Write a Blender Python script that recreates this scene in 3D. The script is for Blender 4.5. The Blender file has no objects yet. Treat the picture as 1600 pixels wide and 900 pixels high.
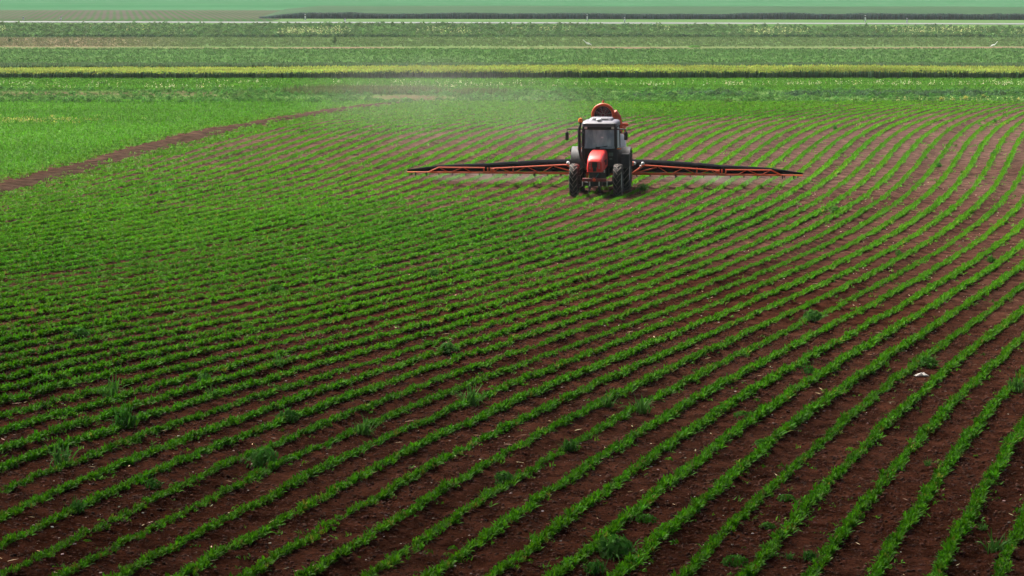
import bpy, bmesh, math, random
import numpy as np
from mathutils import Vector, Matrix, noise as mnoise

SC = bpy.context.scene
COL = SC.collection
R = math.radians
rng = np.random.default_rng(11)
random.seed(5)

# ------------------------------------------------------------------ camera
CAM_H = 7.8
FPX = 4187.0                       # focal length in pixels of a 1600 px wide picture
TILT = math.atan(485.0 / FPX)
cam_d = bpy.data.cameras.new('camera')
cam = bpy.data.objects.new('camera', cam_d)
COL.objects.link(cam)
cam.location = (0, 0, CAM_H)
cam.rotation_euler = (math.pi / 2 - TILT, 0, 0)
cam_d.sensor_width = 36.0
cam_d.lens = FPX / 1600.0 * 36.0
cam_d.clip_start = 0.5
cam_d.clip_end = 12000.0
SC.camera = cam

# ------------------------------------------------------------------ light
SUN_EL, SUN_AZ = 54.0, -38.0       # azimuth from +Y (away from the viewer), negative = to the left
SUN_STRENGTH, SUN_ANGLE = 2.8, 25.0
SKY_STRENGTH = 0.085
EXPOSURE = 1.68
w = bpy.data.worlds.new('World')
SC.world = w
w.use_nodes = True
wn = w.node_tree
bg = wn.nodes['Background']
sky = wn.nodes.new('ShaderNodeTexSky')
sky.sky_type = 'NISHITA'
sky.sun_disc = False
sky.sun_elevation = R(SUN_EL)
sky.sun_rotation = R(SUN_AZ)
sky.air_density = 0.6
sky.dust_density = 9.0
sky.ozone_density = 1.0
wn.links.new(sky.outputs[0], bg.inputs[0])
bg.inputs[1].default_value = SKY_STRENGTH
sun_d = bpy.data.lights.new('sun', 'SUN')
sun_d.energy = SUN_STRENGTH
sun_d.angle = R(SUN_ANGLE)
sun_d.color = (1.0, 0.95, 0.87)
sun = bpy.data.objects.new('sun', sun_d)
COL.objects.link(sun)
sdir = Vector((math.sin(R(SUN_AZ)) * math.cos(R(SUN_EL)), math.cos(R(SUN_AZ)) * math.cos(R(SUN_EL)), math.sin(R(SUN_EL))))
sun.rotation_euler = (-sdir).to_track_quat('-Z', 'Y').to_euler()
sun.location = sdir * 60
SC.view_settings.view_transform = 'Standard'
SC.view_settings.look = 'None'
SC.view_settings.exposure = EXPOSURE
SC.view_settings.gamma = 1.0
SC.view_settings.use_curve_mapping = False
try:
    SC.cycles.volume_step_rate = 4.0
    SC.cycles.max_bounces = 6
    SC.cycles.volume_bounces = 0
    SC.cycles.transparent_max_bounces = 8
except Exception:
    pass

# ------------------------------------------------------------------ survey helpers
def ground_at(x, y, z=0.0):
    """world point on the plane z seen at survey coordinates x, y"""
    x = np.asarray(x, float); y = np.asarray(y, float)
    a = (x - 800) / FPX; b = (450 - y) / FPX
    dy = math.cos(TILT) + b * math.sin(TILT)
    dz = -math.sin(TILT) + b * math.cos(TILT)
    t = (z - CAM_H) / dz
    return a * t, dy * t

def view_of(X, Y, Z=0.0):
    dz = Z - CAM_H
    fw = Y * math.cos(TILT) - dz * math.sin(TILT)
    up = Y * math.sin(TILT) + dz * math.cos(TILT)
    return 800 + FPX * X / fw, 450 - FPX * up / fw

# the drilled rows: integer values of this function are the row centre lines (0.75 m apart)
ROWC = [-36.51385, -8.18881, 40.94359, 23.65888, -38.08919, -30.69222, 27.06520, 7.88675, -8.22439, -28.95519, 3.90494, 23.46538, 1.30095, -1.59192, -4.44000, 3.54386, 0.29793, -1.65367, 2.20511, 5.37635, -5.97566, 0.31611, -1.42571, 2.47949, 0.13760, -0.18950, -0.17783, -11.86261]
ROW0 = ROWC[-1]
def row_f(X, Y, grad=False):
    u = X / 20.0; v = np.log(np.maximum(Y, 20.0) / 70.0)
    f = np.full(np.shape(u), ROW0); fx = np.zeros(np.shape(u)); fy = np.zeros(np.shape(u)); k = 0
    up = [np.ones_like(u)]; vp = [np.ones_like(v)]
    for _ in range(6):
        up.append(up[-1] * u); vp.append(vp[-1] * v)
    for i in range(7):
        for j in range(7 - i):
            if i + j == 0: continue
            c = ROWC[k]; k += 1
            f = f + c * up[i] * vp[j]
            if grad:
                if i: fx = fx + c * i * up[i - 1] / 20.0 * vp[j]
                if j: fy = fy + c * j * vp[j - 1] / Y * up[i]
    return (f, fx, fy) if grad else f

_tab = rng.random((256, 256))
def vnoise(X, Y, s, seed=0):
    """smooth value noise 0..1 with cell size s"""
    x = np.asarray(X) / s + 37.3 * seed; y = np.asarray(Y) / s + 17.9 * seed
    xi = np.floor(x).astype(int); yi = np.floor(y).astype(int)
    fx = x - xi; fy = y - yi
    fx = fx * fx * (3 - 2 * fx); fy = fy * fy * (3 - 2 * fy)
    t = lambda a, b: _tab[a & 255, b & 255]
    return (t(xi, yi) * (1 - fx) + t(xi + 1, yi) * fx) * (1 - fy) + (t(xi, yi + 1) * (1 - fx) + t(xi + 1, yi + 1) * fx) * fy

def fbm(X, Y, s, seed=0, n=3):
    r = 0; a = 1.0; tot = 0
    for i in range(n):
        r = r + a * vnoise(X, Y, s / 2 ** i, seed + 5 * i); tot += a; a *= 0.55
    return r / tot

# left boundary of the drilled field (bare strip), far end of it, and the bands beyond
_bx, _by = ground_at(np.array([-160, -80, 0, 62, 162, 250, 350, 450, 555, 660, 740, 800]),
                     np.array([345, 318, 296, 281, 254, 228, 203, 186, 169, 157, 151, 147]))
def left_of_strip(X, Y):
    """metres to the left of the bare strip's centre line (negative inside the drilled field)"""
    xs = np.interp(Y, _by, _bx, left=-60.0, right=_bx[-1] + 0.0)
    return xs - X
Y_FIELD_END = 169.5

# ------------------------------------------------------------------ materials
def nodes_of(m):
    m.use_nodes = True
    nt = m.node_tree
    return nt, nt.nodes, nt.links, nt.nodes['Principled BSDF']

def simple_mat(name, col, rough=0.5, metal=0.0, vary=0.12, scale=14.0, spec=0.5, bump=0.0, dirt=None, coat=0.0):
    m = bpy.data.materials.new(name)
    nt, N, L, b = nodes_of(m)
    tc = N.new('ShaderNodeTexCoord')
    nz = N.new('ShaderNodeTexNoise'); nz.inputs['Scale'].default_value = scale; nz.inputs['Detail'].default_value = 4
    L.new(tc.outputs['Object'], nz.inputs['Vector'])
    mx = N.new('ShaderNodeMix'); mx.data_type = 'RGBA'
    mx.inputs[6].default_value = (*[c * (1 - vary) for c in col], 1)
    mx.inputs[7].default_value = (*[min(1, c * (1 + vary)) for c in col], 1)
    L.new(nz.outputs['Fac'], mx.inputs[0])
    out = mx.outputs[2]
    if dirt:
        nz2 = N.new('ShaderNodeTexNoise'); nz2.inputs['Scale'].default_value = 5.0; nz2.inputs['Detail'].default_value = 6
        L.new(tc.outputs['Object'], nz2.inputs['Vector'])
        rp = N.new('ShaderNodeValToRGB'); rp.color_ramp.elements[0].position = .52; rp.color_ramp.elements[1].position = .72
        L.new(nz2.outputs['Fac'], rp.inputs[0])
        mx2 = N.new('ShaderNodeMix'); mx2.data_type = 'RGBA'
        L.new(rp.outputs[0], mx2.inputs[0]); L.new(out, mx2.inputs[6]); mx2.inputs[7].default_value = (*dirt, 1)
        out = mx2.outputs[2]
    L.new(out, b.inputs['Base Color'])
    b.inputs['Roughness'].default_value = rough
    b.inputs['Metallic'].default_value = metal
    b.inputs['Specular IOR Level'].default_value = spec
    b.inputs['Coat Weight'].default_value = coat
    if bump:
        bp = N.new('ShaderNodeBump'); bp.inputs['Strength'].default_value = bump; bp.inputs['Distance'].default_value = .02
        L.new(nz.outputs['Fac'], bp.inputs['Height']); L.new(bp.outputs[0], b.inputs['Normal'])
    return m

def leaf_mat(name, trans=0.28, rough=0.6, spec=0.05):
    m = bpy.data.materials.new(name)
    nt, N, L, b = nodes_of(m)
    at = N.new('ShaderNodeAttribute'); at.attribute_name = 'tint'
    L.new(at.outputs['Color'], b.inputs['Base Color'])
    b.inputs['Roughness'].default_value = rough
    b.inputs['Specular IOR Level'].default_value = spec
    tr = N.new('ShaderNodeBsdfTranslucent')
    L.new(at.outputs['Color'], tr.inputs['Color'])
    mx = N.new('ShaderNodeMixShader'); mx.inputs[0].default_value = trans
    L.new(b.outputs[0], mx.inputs[1]); L.new(tr.outputs[0], mx.inputs[2])
    L.new(mx.outputs[0], N['Material Output'].inputs[0])
    return m

def ground_mat(name, rough=0.95, bump=0.6, bscale=22.0, fine=0.35, stretch=(1, 1, 1), spec=0.0, lo=.6, hi=1.4, bdist=.06):
    """ground cover / soil: own colour from the 'tint' attribute, broken up by procedural grain"""
    m = bpy.data.materials.new(name)
    nt, N, L, b = nodes_of(m)
    at = N.new('ShaderNodeAttribute'); at.attribute_name = 'tint'
    tc = N.new('ShaderNodeTexCoord')
    mp = N.new('ShaderNodeMapping'); mp.inputs['Scale'].default_value = stretch
    L.new(tc.outputs['Object'], mp.inputs['Vector'])
    n1 = N.new('ShaderNodeTexNoise'); n1.inputs['Scale'].default_value = bscale; n1.inputs['Detail'].default_value = 8; n1.inputs['Roughness'].default_value = .7
    L.new(mp.outputs[0], n1.inputs['Vector'])
    n2 = N.new('ShaderNodeTexNoise'); n2.inputs['Scale'].default_value = bscale * .14; n2.inputs['Detail'].default_value = 6
    L.new(mp.outputs[0], n2.inputs['Vector'])
    ad = N.new('ShaderNodeMath'); ad.operation = 'ADD'; L.new(n1.outputs['Fac'], ad.inputs[0]); L.new(n2.outputs['Fac'], ad.inputs[1])
    mr = N.new('ShaderNodeMapRange'); mr.inputs[1].default_value = lo; mr.inputs[2].default_value = hi
    mr.inputs[3].default_value = 1 - fine; mr.inputs[4].default_value = 1 + fine
    L.new(ad.outputs[0], mr.inputs[0])
    hs = N.new('ShaderNodeVectorMath'); hs.operation = 'SCALE'
    L.new(at.outputs['Color'], hs.inputs[0]); L.new(mr.outputs[0], hs.inputs['Scale'])
    L.new(hs.outputs[0], b.inputs['Base Color'])
    b.inputs['Roughness'].default_value = rough
    b.inputs['Specular IOR Level'].default_value = spec
    if bump:
        bp = N.new('ShaderNodeBump'); bp.inputs['Strength'].default_value = bump; bp.inputs['Distance'].default_value = bdist
        L.new(ad.outputs[0], bp.inputs['Height']); L.new(bp.outputs[0], b.inputs['Normal'])
    return m

M = {}
M['soil'] = ground_mat('tilled_soil', bump=1.0, bscale=15.0, fine=.75, lo=.78, hi=1.22, bdist=.16)
M['turf'] = ground_mat('turf', bump=.5, bscale=3.0, fine=.3)
M['far'] = ground_mat('far_turf', bump=0.3, bscale=.6, fine=.14, stretch=(1, .25, 1))
M['road'] = ground_mat('asphalt', bump=.1, bscale=2.0, fine=.12, spec=.1)
M['leaf'] = leaf_mat('crop_leaf', trans=.3)
M['grass'] = leaf_mat('grass_leaf', trans=.3, rough=.7, spec=.02)
M['straw'] = leaf_mat('dry_straw', trans=.05, rough=.8, spec=.05)

# ------------------------------------------------------------------ mesh helpers
def link_mesh(name, V, F, mats, parent=None, tint=None, smooth=False, mi=None):
    """V (n,3), F (m,k) arrays or list of faces"""
    me = bpy.data.meshes.new(name)
    V = np.asarray(V, np.float32)
    if isinstance(F, np.ndarray):
        k = F.shape[1]
        me.vertices.add(len(V)); me.vertices.foreach_set('co', V.ravel())
        me.loops.add(F.size); me.loops.foreach_set('vertex_index', F.ravel().astype(np.int32))
        me.polygons.add(len(F))
        me.polygons.foreach_set('loop_start', np.arange(0, F.size, k, dtype=np.int32))
        me.polygons.foreach_set('loop_total', np.full(len(F), k, np.int32))
        if mi is not None: me.polygons.foreach_set('material_index', np.asarray(mi, np.int32))
        if smooth: me.polygons.foreach_set('use_smooth', np.ones(len(F), bool))
        me.update(calc_edges=True)
    else:
        me.from_pydata(V.tolist(), [], F); me.update()
    for m in (mats if isinstance(mats, (list, tuple)) else [mats]): me.materials.append(m)
    if tint is not None:
        a = me.attributes.new('tint', 'FLOAT_COLOR', 'POINT')
        c = np.ones((len(V), 4), np.float32); c[:, :3] = tint
        a.data.foreach_set('color', c.ravel())
    o = bpy.data.objects.new(name, me)
    COL.objects.link(o)
    if parent: o.parent = parent
    return o

def tag(o, label=None, cat=None, group=None, kind=None):
    if label: o['label'] = label
    if cat: o['category'] = cat
    if group: o['group'] = group
    if kind: o['kind'] = kind
    return o

def leaf_rand(tf, n):
    r = np.ones(n); prev = set(); val = 1.0
    for q in tf:
        if not prev & set(q): val = rng.uniform(.62, 1.38)
        r[list(q)] = val; prev = set(q)
    return r

def scatter(name, temps, P, rot, scl, tint, mat, lean=None, sclz=None, tipmix=None, tpow=1.0):
    """merge many small plants (templates: (verts, quads, tip weights)) into ONE mesh of ground cover"""
    pick = rng.integers(0, len(temps), len(P))
    VV, FF, TT = [], [], []; off = 0
    for t, (tv, tf, tw) in enumerate(temps):
        s = pick == t; n = int(s.sum())
        if not n: continue
        c, sn = np.cos(rot[s])[:, None], np.sin(rot[s])[:, None]
        k = scl[s][:, None]; kz = k if sclz is None else sclz[s][:, None]
        x = (tv[None, :, 0] * c - tv[None, :, 1] * sn) * k
        y = (tv[None, :, 0] * sn + tv[None, :, 1] * c) * k
        z = tv[None, :, 2] * kz
        if lean is not None:
            x = x + z * lean[s][:, :1]; y = y + z * lean[s][:, 1:]
        v = np.stack([x + P[s, 0:1], y + P[s, 1:2], z + P[s, 2:3]], 2).reshape(-1, 3)
        f = (tf[None] + (np.arange(n) * len(tv))[:, None, None]).reshape(-1, 4) + off
        tc = np.repeat(tint[s][:, None, :], len(tv), 1) * leaf_rand(tf, len(tv))[None, :, None]
        if tipmix is not None:
            wgt = (tw ** tpow)[None, :, None]
            tc = tc * (1 - wgt) + np.repeat(tipmix[s][:, None, :], len(tv), 1) * wgt
        VV.append(v); FF.append(f); TT.append(tc.reshape(-1, 3)); off += len(v)
    return link_mesh(name, np.concatenate(VV), np.concatenate(FF), mat, tint=np.concatenate(TT))

def blade(ang, L, wid, base_h, rise, droop, seg, r, twist=0.0):
    """one strap leaf: rises then arches outward and down; returns verts, quads, tip weights"""
    v, f, tw = [], [], []
    ca, sa = math.cos(ang), math.sin(ang)
    for i in range(seg + 1):
        t = i / seg
        rad = L * (t * .92) * math.cos(rise) + .01
        z = base_h + L * (t * math.sin(rise) - droop * t * t)
        wd = wid * (1 - .96 * t ** 1.8) * (.55 + .9 * min(1, t * 3)) * .5
        px, py = -sa, ca
        tz = twist * wd
        v += [(ca * rad + px * wd, sa * rad + py * wd, max(z + tz, .004)), (ca * rad - px * wd, sa * rad - py * wd, max(z - tz, .004))]
        tw += [t, t]
        if i: a = 2 * i; f.append((a - 2, a - 1, a + 1, a))
    return v, f, tw

def plant(leaves):
    V, F, T = [], [], []
    for l in leaves:
        v, f, t = blade(*l); o = len(V)
        V += v; F += [tuple(i + o for i in q) for q in f]; T += t
    return np.array(V, float), np.array(F, int), np.array(T, float)

def maize(seg, n, r):
    ls = []; a0 = r.random() * 6.28
    for i in range(n):
        k = i / max(1, n - 1)
        ls.append((a0 + i * 2.6 + r.uniform(-.5, .5), r.uniform(.16, .25) * (1 - .25 * k), r.uniform(.026, .04), .012 + .07 * k, R(r.uniform(42, 62) + 22 * k), r.uniform(.3, .75) * (1 - .45 * k), seg, r, r.uniform(-.6, .6)))
    return plant(ls)

def tuft(seg, n, r, L=(.25, .45), wid=(.02, .04), rise=(50, 82), droop=(.1, .5), spread=.08):
    V, F, T = [], [], []
    for i in range(n):
        v, f, t = blade(r.random() * 6.28, r.uniform(*L), r.uniform(*wid), 0.0, R(r.uniform(*rise)), r.uniform(*droop), seg, r, r.uniform(-.5, .5))
        ox, oy = (max(-1.5, min(1.5, r.gauss(0, 1))) * spread for _ in '12'); o = len(V)
        V += [(a + ox, b + oy, c) for a, b, c in v]; F += [tuple(q + o for q in g) for g in f]; T += t
    return np.array(V, float), np.array(F, int), np.array(T, float)

def broad(n, r, size=.3, h=.25, leaf=.09, seg=1):
    """bushy broad-leaved weed: small tilted leaf plates through a dome"""
    V, F, T = [], [], []
    for i in range(n):
        a = r.random() * 6.28; q = math.sqrt(r.random()); zz = r.random() ** .6
        rad = size * q * (1 - .35 * zz)
        c = Vector((math.cos(a) * rad, math.sin(a) * rad, .02 + h * zz * (1 - .4 * q * q)))
        nrm = Vector((math.cos(a) * q + r.gauss(0, .5), math.sin(a) * q + r.gauss(0, .5), .8)).normalized()
        t1 = nrm.orthogonal().normalized(); t1.rotate(Matrix.Rotation(r.random() * 6.28, 3, nrm)); t2 = nrm.cross(t1)
        s = leaf * r.uniform(.6, 1.2); o = len(V)
        V += [tuple(c - t1 * s), tuple(c + t2 * s * .45), tuple(c + t1 * s), tuple(c - t2 * s * .45)]
        F.append((o, o + 1, o + 2, o + 3)); T += [zz] * 4
    V = np.array(V, float); V[:, 2] = np.maximum(V[:, 2], .004)
    return V, np.array(F, int), np.array(T, float)

def grid_patch(name, xs, ys, zfun, tfun, mat, skew=0.0):
    X, Y = np.meshgrid(xs, ys)
    Y = Y + skew * X
    Z = zfun(X, Y)
    V = np.stack([X, Y, Z], 2).reshape(-1, 3)
    nx, ny = len(xs), len(ys)
    i = np.arange(ny - 1)[:, None] * nx + np.arange(nx - 1)[None]
    F = np.stack([i, i + 1, i + 1 + nx, i + nx], 2).reshape(-1, 4)
    o = link_mesh(name, V, F, mat, tint=tfun(X, Y).reshape(-1, 3), smooth=True)
    return tag(o, kind='structure')

def rgb(*c): return np.array(c, float)
def mixc(a, b, t): return a * (1 - t[..., None]) + b * t[..., None]

# ------------------------------------------------------------------ terrain profile
def terrain(X, Y):
    t = np.clip((Y - 352) / 38.0, 0, 1); t = t * t * (3 - 2 * t)
    far = np.clip((Y - 250) / 60, 0, 1)
    return t * 1.0 + far * .12 * (fbm(X, Y, 30, 3, 2) - .5) * (Y < 398)

SOIL = rgb(.050, .0165, .0085); SOIL2 = rgb(.094, .038, .024); HAZE_SOIL = rgb(.125, .080, .064)
def axis(breaks):
    out = []
    for a, b, s in breaks: out.append(np.arange(a, b, s))
    out.append(np.array([breaks[-1][1]])); return np.concatenate(out)

def field_z(X, Y):
    f = row_f(X, Y)
    inside = np.clip((-left_of_strip(X, Y)) / 1.5, 0, 1) * np.clip((Y_FIELD_END - Y) / 3, 0, 1)
    r = .018 * np.cos(2 * np.pi * f)
    ph = np.abs(f - np.floor(f) - .5)
    tram = (np.floor(f) % 5 == 1) & (ph < .28)
    lug = .012 * np.sin(2 * np.pi * (Y * 6.2 + np.abs(f - np.floor(f) - .5) * 5))
    r = np.where(tram, r - .03 + lug * (Y < 80), r)
    near = np.clip((110 - Y) / 50, 0, 1)
    c = (fbm(X, Y, .34, 1, 3) - .5) * .095 * near + (fbm(X, Y, 1.7, 2, 2) - .5) * .03
    return r * inside + c

def field_tint(X, Y):
    n = fbm(X, Y, 7.0, 4, 3)[..., None]; n2 = fbm(X, Y, .8, 6, 3)[..., None]
    f = row_f(X, Y)
    c = SOIL * (1 - n) + SOIL2 * n
    ls_ = left_of_strip(X, Y)
    dry = np.where(np.abs(ls_) < 2.2, .6, 1.0) * np.clip((Y - 62 + 30 * (n[..., 0] - .5)) / 55, 0, 1)        # distant haze and brighter light painted in as paler soil
    c = mixc(c, HAZE_SOIL, dry * .75)
    c = mixc(c, rgb(.060, .038, .028), np.clip(1.3 - np.abs(ls_ - .1) / 1.2, 0, 1))
    c = c * (.75 + .5 * n2)
    tram = ((np.floor(f) % 5 == 1) & (np.abs(f - np.floor(f) - .5) < .28))[..., None]
    c = np.where(tram, c * .82, c)
    l = left_of_strip(X, Y)
    g = np.clip((l - 1.9) / .9 + (n2[..., 0] - .5) * 1.2, 0, 1)
    green = rgb(.05, .15, .010) * (.75 + .5 * n2)
    c = mixc(c, green, g)
    return c

xs = axis([(-260, -60, 20), (-60, -46, 2), (-46, -26, .6), (-26, 26, .16), (26, 46, .6), (46, 60, 2), (60, 260, 20)])
ys = axis([(12, 30, 2), (30, 46, .085), (46, 70, .13), (70, 110, .22), (110, Y_FIELD_END, .4)])
xs = np.append(xs, 280.0)
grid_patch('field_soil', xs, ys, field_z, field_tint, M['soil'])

def band(name, y0, y1, dy, tfun, mat='turf', zfun=terrain, x0=-400, x1=400, dx=2.5):
    xs = np.linspace(x0, x1, int((x1 - x0) / dx) + 1); ys = np.linspace(y0, y1, max(2, int((y1 - y0) / dy) + 1))
    return grid_patch(name, xs, ys, zfun, tfun, M[mat])

def tint_mix(a, b, s, seed, sx=1.0):
    def fn(X, Y):
        n = np.clip((fbm(X * sx, Y, s, seed, 3) - .3) * 2.2, 0, 1)
        return mixc(np.broadcast_to(rgb(*a), X.shape + (3,)), rgb(*b), n)
    return fn

def headland_tint(X, Y):
    c = tint_mix((.055, .12, .025), (.075, .13, .04), 2.0, 8)(X, Y)
    x, y = view_of(X, Y)
    e = ((x - 640) / 75) ** 2 + ((y - 154) / 6) ** 2
    bare = np.clip(1.3 - e, 0, 1)
    e2 = np.clip(1 - (x - 330) / 90, 0, 1) * np.clip(1 - np.abs(y - 146) / 7, 0, 1)
    bare = np.clip(np.maximum(bare, e2) * (1.6 * fbm(X, Y, 1.3, 9, 3)), 0, .8)
    return mixc(c, rgb(.074, .046, .034), bare)

band('headland', Y_FIELD_END, 187, .5, headland_tint, dx=.8, x0=-80, x1=80, zfun=lambda X, Y: 0 * X + (fbm(X, Y, 1.5, 3, 2) - .5) * .05 * np.clip((Y - Y_FIELD_END), 0, 1))
band('meadow', 187, 208.5, .6, tint_mix((.05, .14, .022), (.065, .16, .03), 3.0, 12, .4), dx=1, x0=-80, x1=80, zfun=lambda X, Y: 0 * X)
band('grain_ground', 208.5, 222, 1, tint_mix((.05, .06, .03), (.07, .075, .04), 3.0, 13), dx=4, x0=-160, x1=160)
def strip_tint(X, Y):
    c = tint_mix((.04, .095, .022), (.055, .115, .032), 5.0, 14, .15)(X, Y)
    s = .5 + .5 * np.sin(2 * np.pi * (Y + .015 * X + 1.2 * fbm(X, Y, 40, 3)) / 3.2)
    return mixc(c, rgb(.055, .055, .032), np.clip(s ** 6 * (.2 + .9 * fbm(X, Y, 9, 15)), 0, 1))
band('green_strip', 222, 297, .5, strip_tint, dx=1.5, x0=-170, x1=170)
def path_tint(X, Y):
    c = np.broadcast_to(rgb(.13, .09, .065), X.shape + (3,))
    return mixc(c, rgb(.07, .115, .04), np.clip((fbm(X * .4, Y, 4, 16) - .25) * 2.5, 0, .95))
band('dirt_path', 297, 305, 1, path_tint, dx=2, x0=-170, x1=170)
def tan_tint(X, Y):
    c = tint_mix((.06, .115, .035), (.08, .125, .045), 8, 17, .3)(X, Y)
    x, y = view_of(X, Y)
    t = np.clip((330 - x + 120 * (fbm(X, Y, 12, 18) - .5)) / 180, 0, 1)
    return mixc(c, rgb(.14, .10, .068), t * .8)
band('rough_grass', 305, 352, 1, tan_tint, dx=2, x0=-200, x1=200)
band('embankment', 352, 396, 1, tint_mix((.045, .10, .026), (.06, .115, .036), 6, 19, .5), dx=2, x0=-220, x1=220)
RS = -.12   # the road and what lies beyond run slightly askew
def fz(X, Y): return 0 * X + 1.0
def skewed(name, y0, y1, ny, tfun, mat, z=1.0, x0=-300, x1=300, dx=3):
    xs = np.linspace(x0, x1, int((x1 - x0) / dx) + 1)
    return grid_patch(name, xs, np.linspace(y0, y1, ny), lambda X, Y: 0 * X + z, tfun, M[mat], skew=RS)
# ground just behind the embankment's crest, under the road
grid_patch('verge', np.linspace(-300, 300, 151), np.linspace(396, 1000, 200), lambda X, Y: 0 * X + .985, tint_mix((.055, .11, .038), (.07, .115, .045), 9, 21, .3), M['far'])
skewed('road', 401, 411, 8, tint_mix((.13, .14, .145), (.17, .18, .185), 14, 22, .1), 'road', z=1.04)

# ------------------------------------------------------------------ far fields
def plough_tint(X, Y):
    c = tint_mix((.055, .050, .042), (.068, .058, .050), 20, 23, .4)(X, Y)
    s = .5 + .5 * np.sin(2 * np.pi * (X + .10 * (Y - 450)) / 1.25)
    g = np.clip(s ** 1.3 * (.3 + .9 * fbm(X, Y, 25, 24, 2)) + np.clip((455 - Y + .12 * -X * 0) / 30, 0, .6) * fbm(X, Y, 18, 26, 2), 0, .95)
    return mixc(c, rgb(.020, .066, .016), g)
xa = np.arange(-140, -38, .14); ya = np.linspace(417, 566, 260)
X, Y = np.meshgrid(xa, ya); Y = Y + RS * X
# its right-hand border runs away from the viewer
shift = np.clip((Y - 440) / 126, 0, 1) * -6.0
V = np.stack([X + shift, Y, 0 * X + 1.02], 2).reshape(-1, 3)
i = np.arange(len(ya) - 1)[:, None] * len(xa) + np.arange(len(xa) - 1)[None]
F = np.stack([i, i + 1, i + 1 + len(xa), i + len(xa)], 2).reshape(-1, 4)
tag(link_mesh('brown_field', V, F, M['far'], tint=plough_tint(X, Y).reshape(-1, 3), smooth=True), kind='structure')
xs = np.linspace(-900, 900, 181)
def teal_tint(X, Y):
    n = np.clip((fbm(X * .04, Y, 26, 25, 3) - .3) * 2.5, 0, 1)
    return mixc(np.broadcast_to(rgb(.020, .085, .034), X.shape + (3,)), rgb(.038, .105, .05), n)
grid_patch('distant_field', xs, np.concatenate([np.linspace(560, 1000, 90), np.linspace(1040, 5000, 60)]), lambda X, Y: 0 * X + 1.04, teal_tint, M['far'], skew=RS * .3)

def grain_block(name, x0, x1, y0, y1, z0, h, top, side, dx, dy, skew=0.0, wob=.12, xshift=0.0, taper=0.0):
    """a standing cereal crop: uneven canopy and ragged front face, one closed body"""
    xs = np.arange(x0, x1 + dx, dx); ys = np.arange(y0, y1 + dy, dy)
    X, Y = np.meshgrid(xs, ys)
    Z = z0 + h * (1 + wob * 2 * (fbm(X, Y, 11, 31, 2) - .5) + .12 * (fbm(X, Y, .5, 32, 2) - .5))
    if taper: Z = z0 + (Z - z0) * np.clip((X - x0) / taper, .15, 1) ** .6
    Yt = Y + skew * X + .12 * (fbm(X, Y, .4, 33, 2) - .5)
    Xt = X + xshift * (Y - y0)
    c = mixc(np.broadcast_to(rgb(*top[0]), X.shape + (3,)), rgb(*top[1]), np.clip((fbm(X * .3, Y, 5, 34, 3) - .3) * 2.4, 0, 1))
    V = [np.stack([Xt, Yt, Z], 2).reshape(-1, 3)]; T = [c.reshape(-1, 3)]
    nx, ny = len(xs), len(ys)
    i = np.arange(ny - 1)[:, None] * nx + np.arange(nx - 1)[None]
    F = [np.stack([i, i + 1, i + 1 + nx, i + nx], 2).reshape(-1, 4)]
    # skirt down to the ground all round
    ring = np.concatenate([np.arange(nx), np.arange(1, ny) * nx + nx - 1, (ny - 1) * nx + np.arange(nx - 2, -1, -1), np.arange(ny - 2, 0, -1) * nx])
    base = V[0][ring].copy(); base[:, 2] = z0 - .05
    off = nx * ny
    upper = V[0][ring].copy(); upper[:, 2] -= .12
    V += [upper, base]; T += [np.tile(rgb(*side), (len(ring), 1))] * 2
    j = np.arange(len(ring)); k = (j + 1) % len(ring); n = len(ring)
    F.append(np.stack([off + j, off + k, ring[k], ring[j]], 1)); F.append(np.stack([off + n + j, off + n + k, off + k, off + j], 1))
    return np.concatenate(V), np.concatenate(F), np.concatenate(T)

def crop_object(name, V, F, T, label, ex=None, mat='grass'):
    o = link_mesh(name, V, F, M[mat], tint=T)
    tag(o, label, 'crop', kind='stuff')
    return o

def merge(A, B):
    return np.concatenate([A[0], B[0]]), np.concatenate([A[1], B[1] + len(A[0])]), np.concatenate([A[2], B[2]])

def blades_for(temps, P, scl, sclz, tint, tip):
    o = scatter('tmp', temps, P, rng.random(len(P)) * 6.28, scl, tint, M['grass'], sclz=sclz, tipmix=tip, tpow=1.0)
    me = o.data
    V = np.empty(len(me.vertices) * 3, np.float32); me.vertices.foreach_get('co', V)
    F = np.empty(len(me.loops), np.int32); me.loops.foreach_get('vertex_index', F)
    T = np.empty(len(me.vertices) * 4, np.float32); me.attributes['tint'].data.foreach_get('color', T)
    bpy.data.objects.remove(o); bpy.data.meshes.remove(me)
    return V.reshape(-1, 3), F.reshape(-1, 4), T.reshape(-1, 4)[:, :3]

def jit(base, n, s=.18, hue=.08):
    k = 1 + s * rng.standard_normal((n, 1)); h = 1 + hue * rng.standard_normal((n, 3))
    return np.clip(np.array(base)[None] * k * h, .003, .95)

rr = random.Random(3)
def stalks(n, r):
    V, F, T = [], [], []
    for _ in range(n):
        a = r.random() * 6.28; ox, oy = r.gauss(0, .12), r.gauss(0, .12); h = r.uniform(.85, 1.05); wd = r.uniform(.025, .045); lx, ly = r.gauss(0, .07), r.gauss(0, .07)
        o = len(V)
        for z, k, t in ((0, .8, 0), (.80, 1, 0), (.86, 1.25, 1), (1, .4, 1)):
            for s in (-1, 1):
                V.append((ox + lx * z + s * math.cos(a) * wd * k, oy + ly * z + s * math.sin(a) * wd * k, z * h)); T.append(t)
        F += [(o, o + 1, o + 3, o + 2), (o + 2, o + 3, o + 5, o + 4), (o + 4, o + 5, o + 7, o + 6)]
    return np.array(V, float), np.array(F, int), np.array(T, float)
STALK = [stalks(6, rr) for _ in range(5)]
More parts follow.
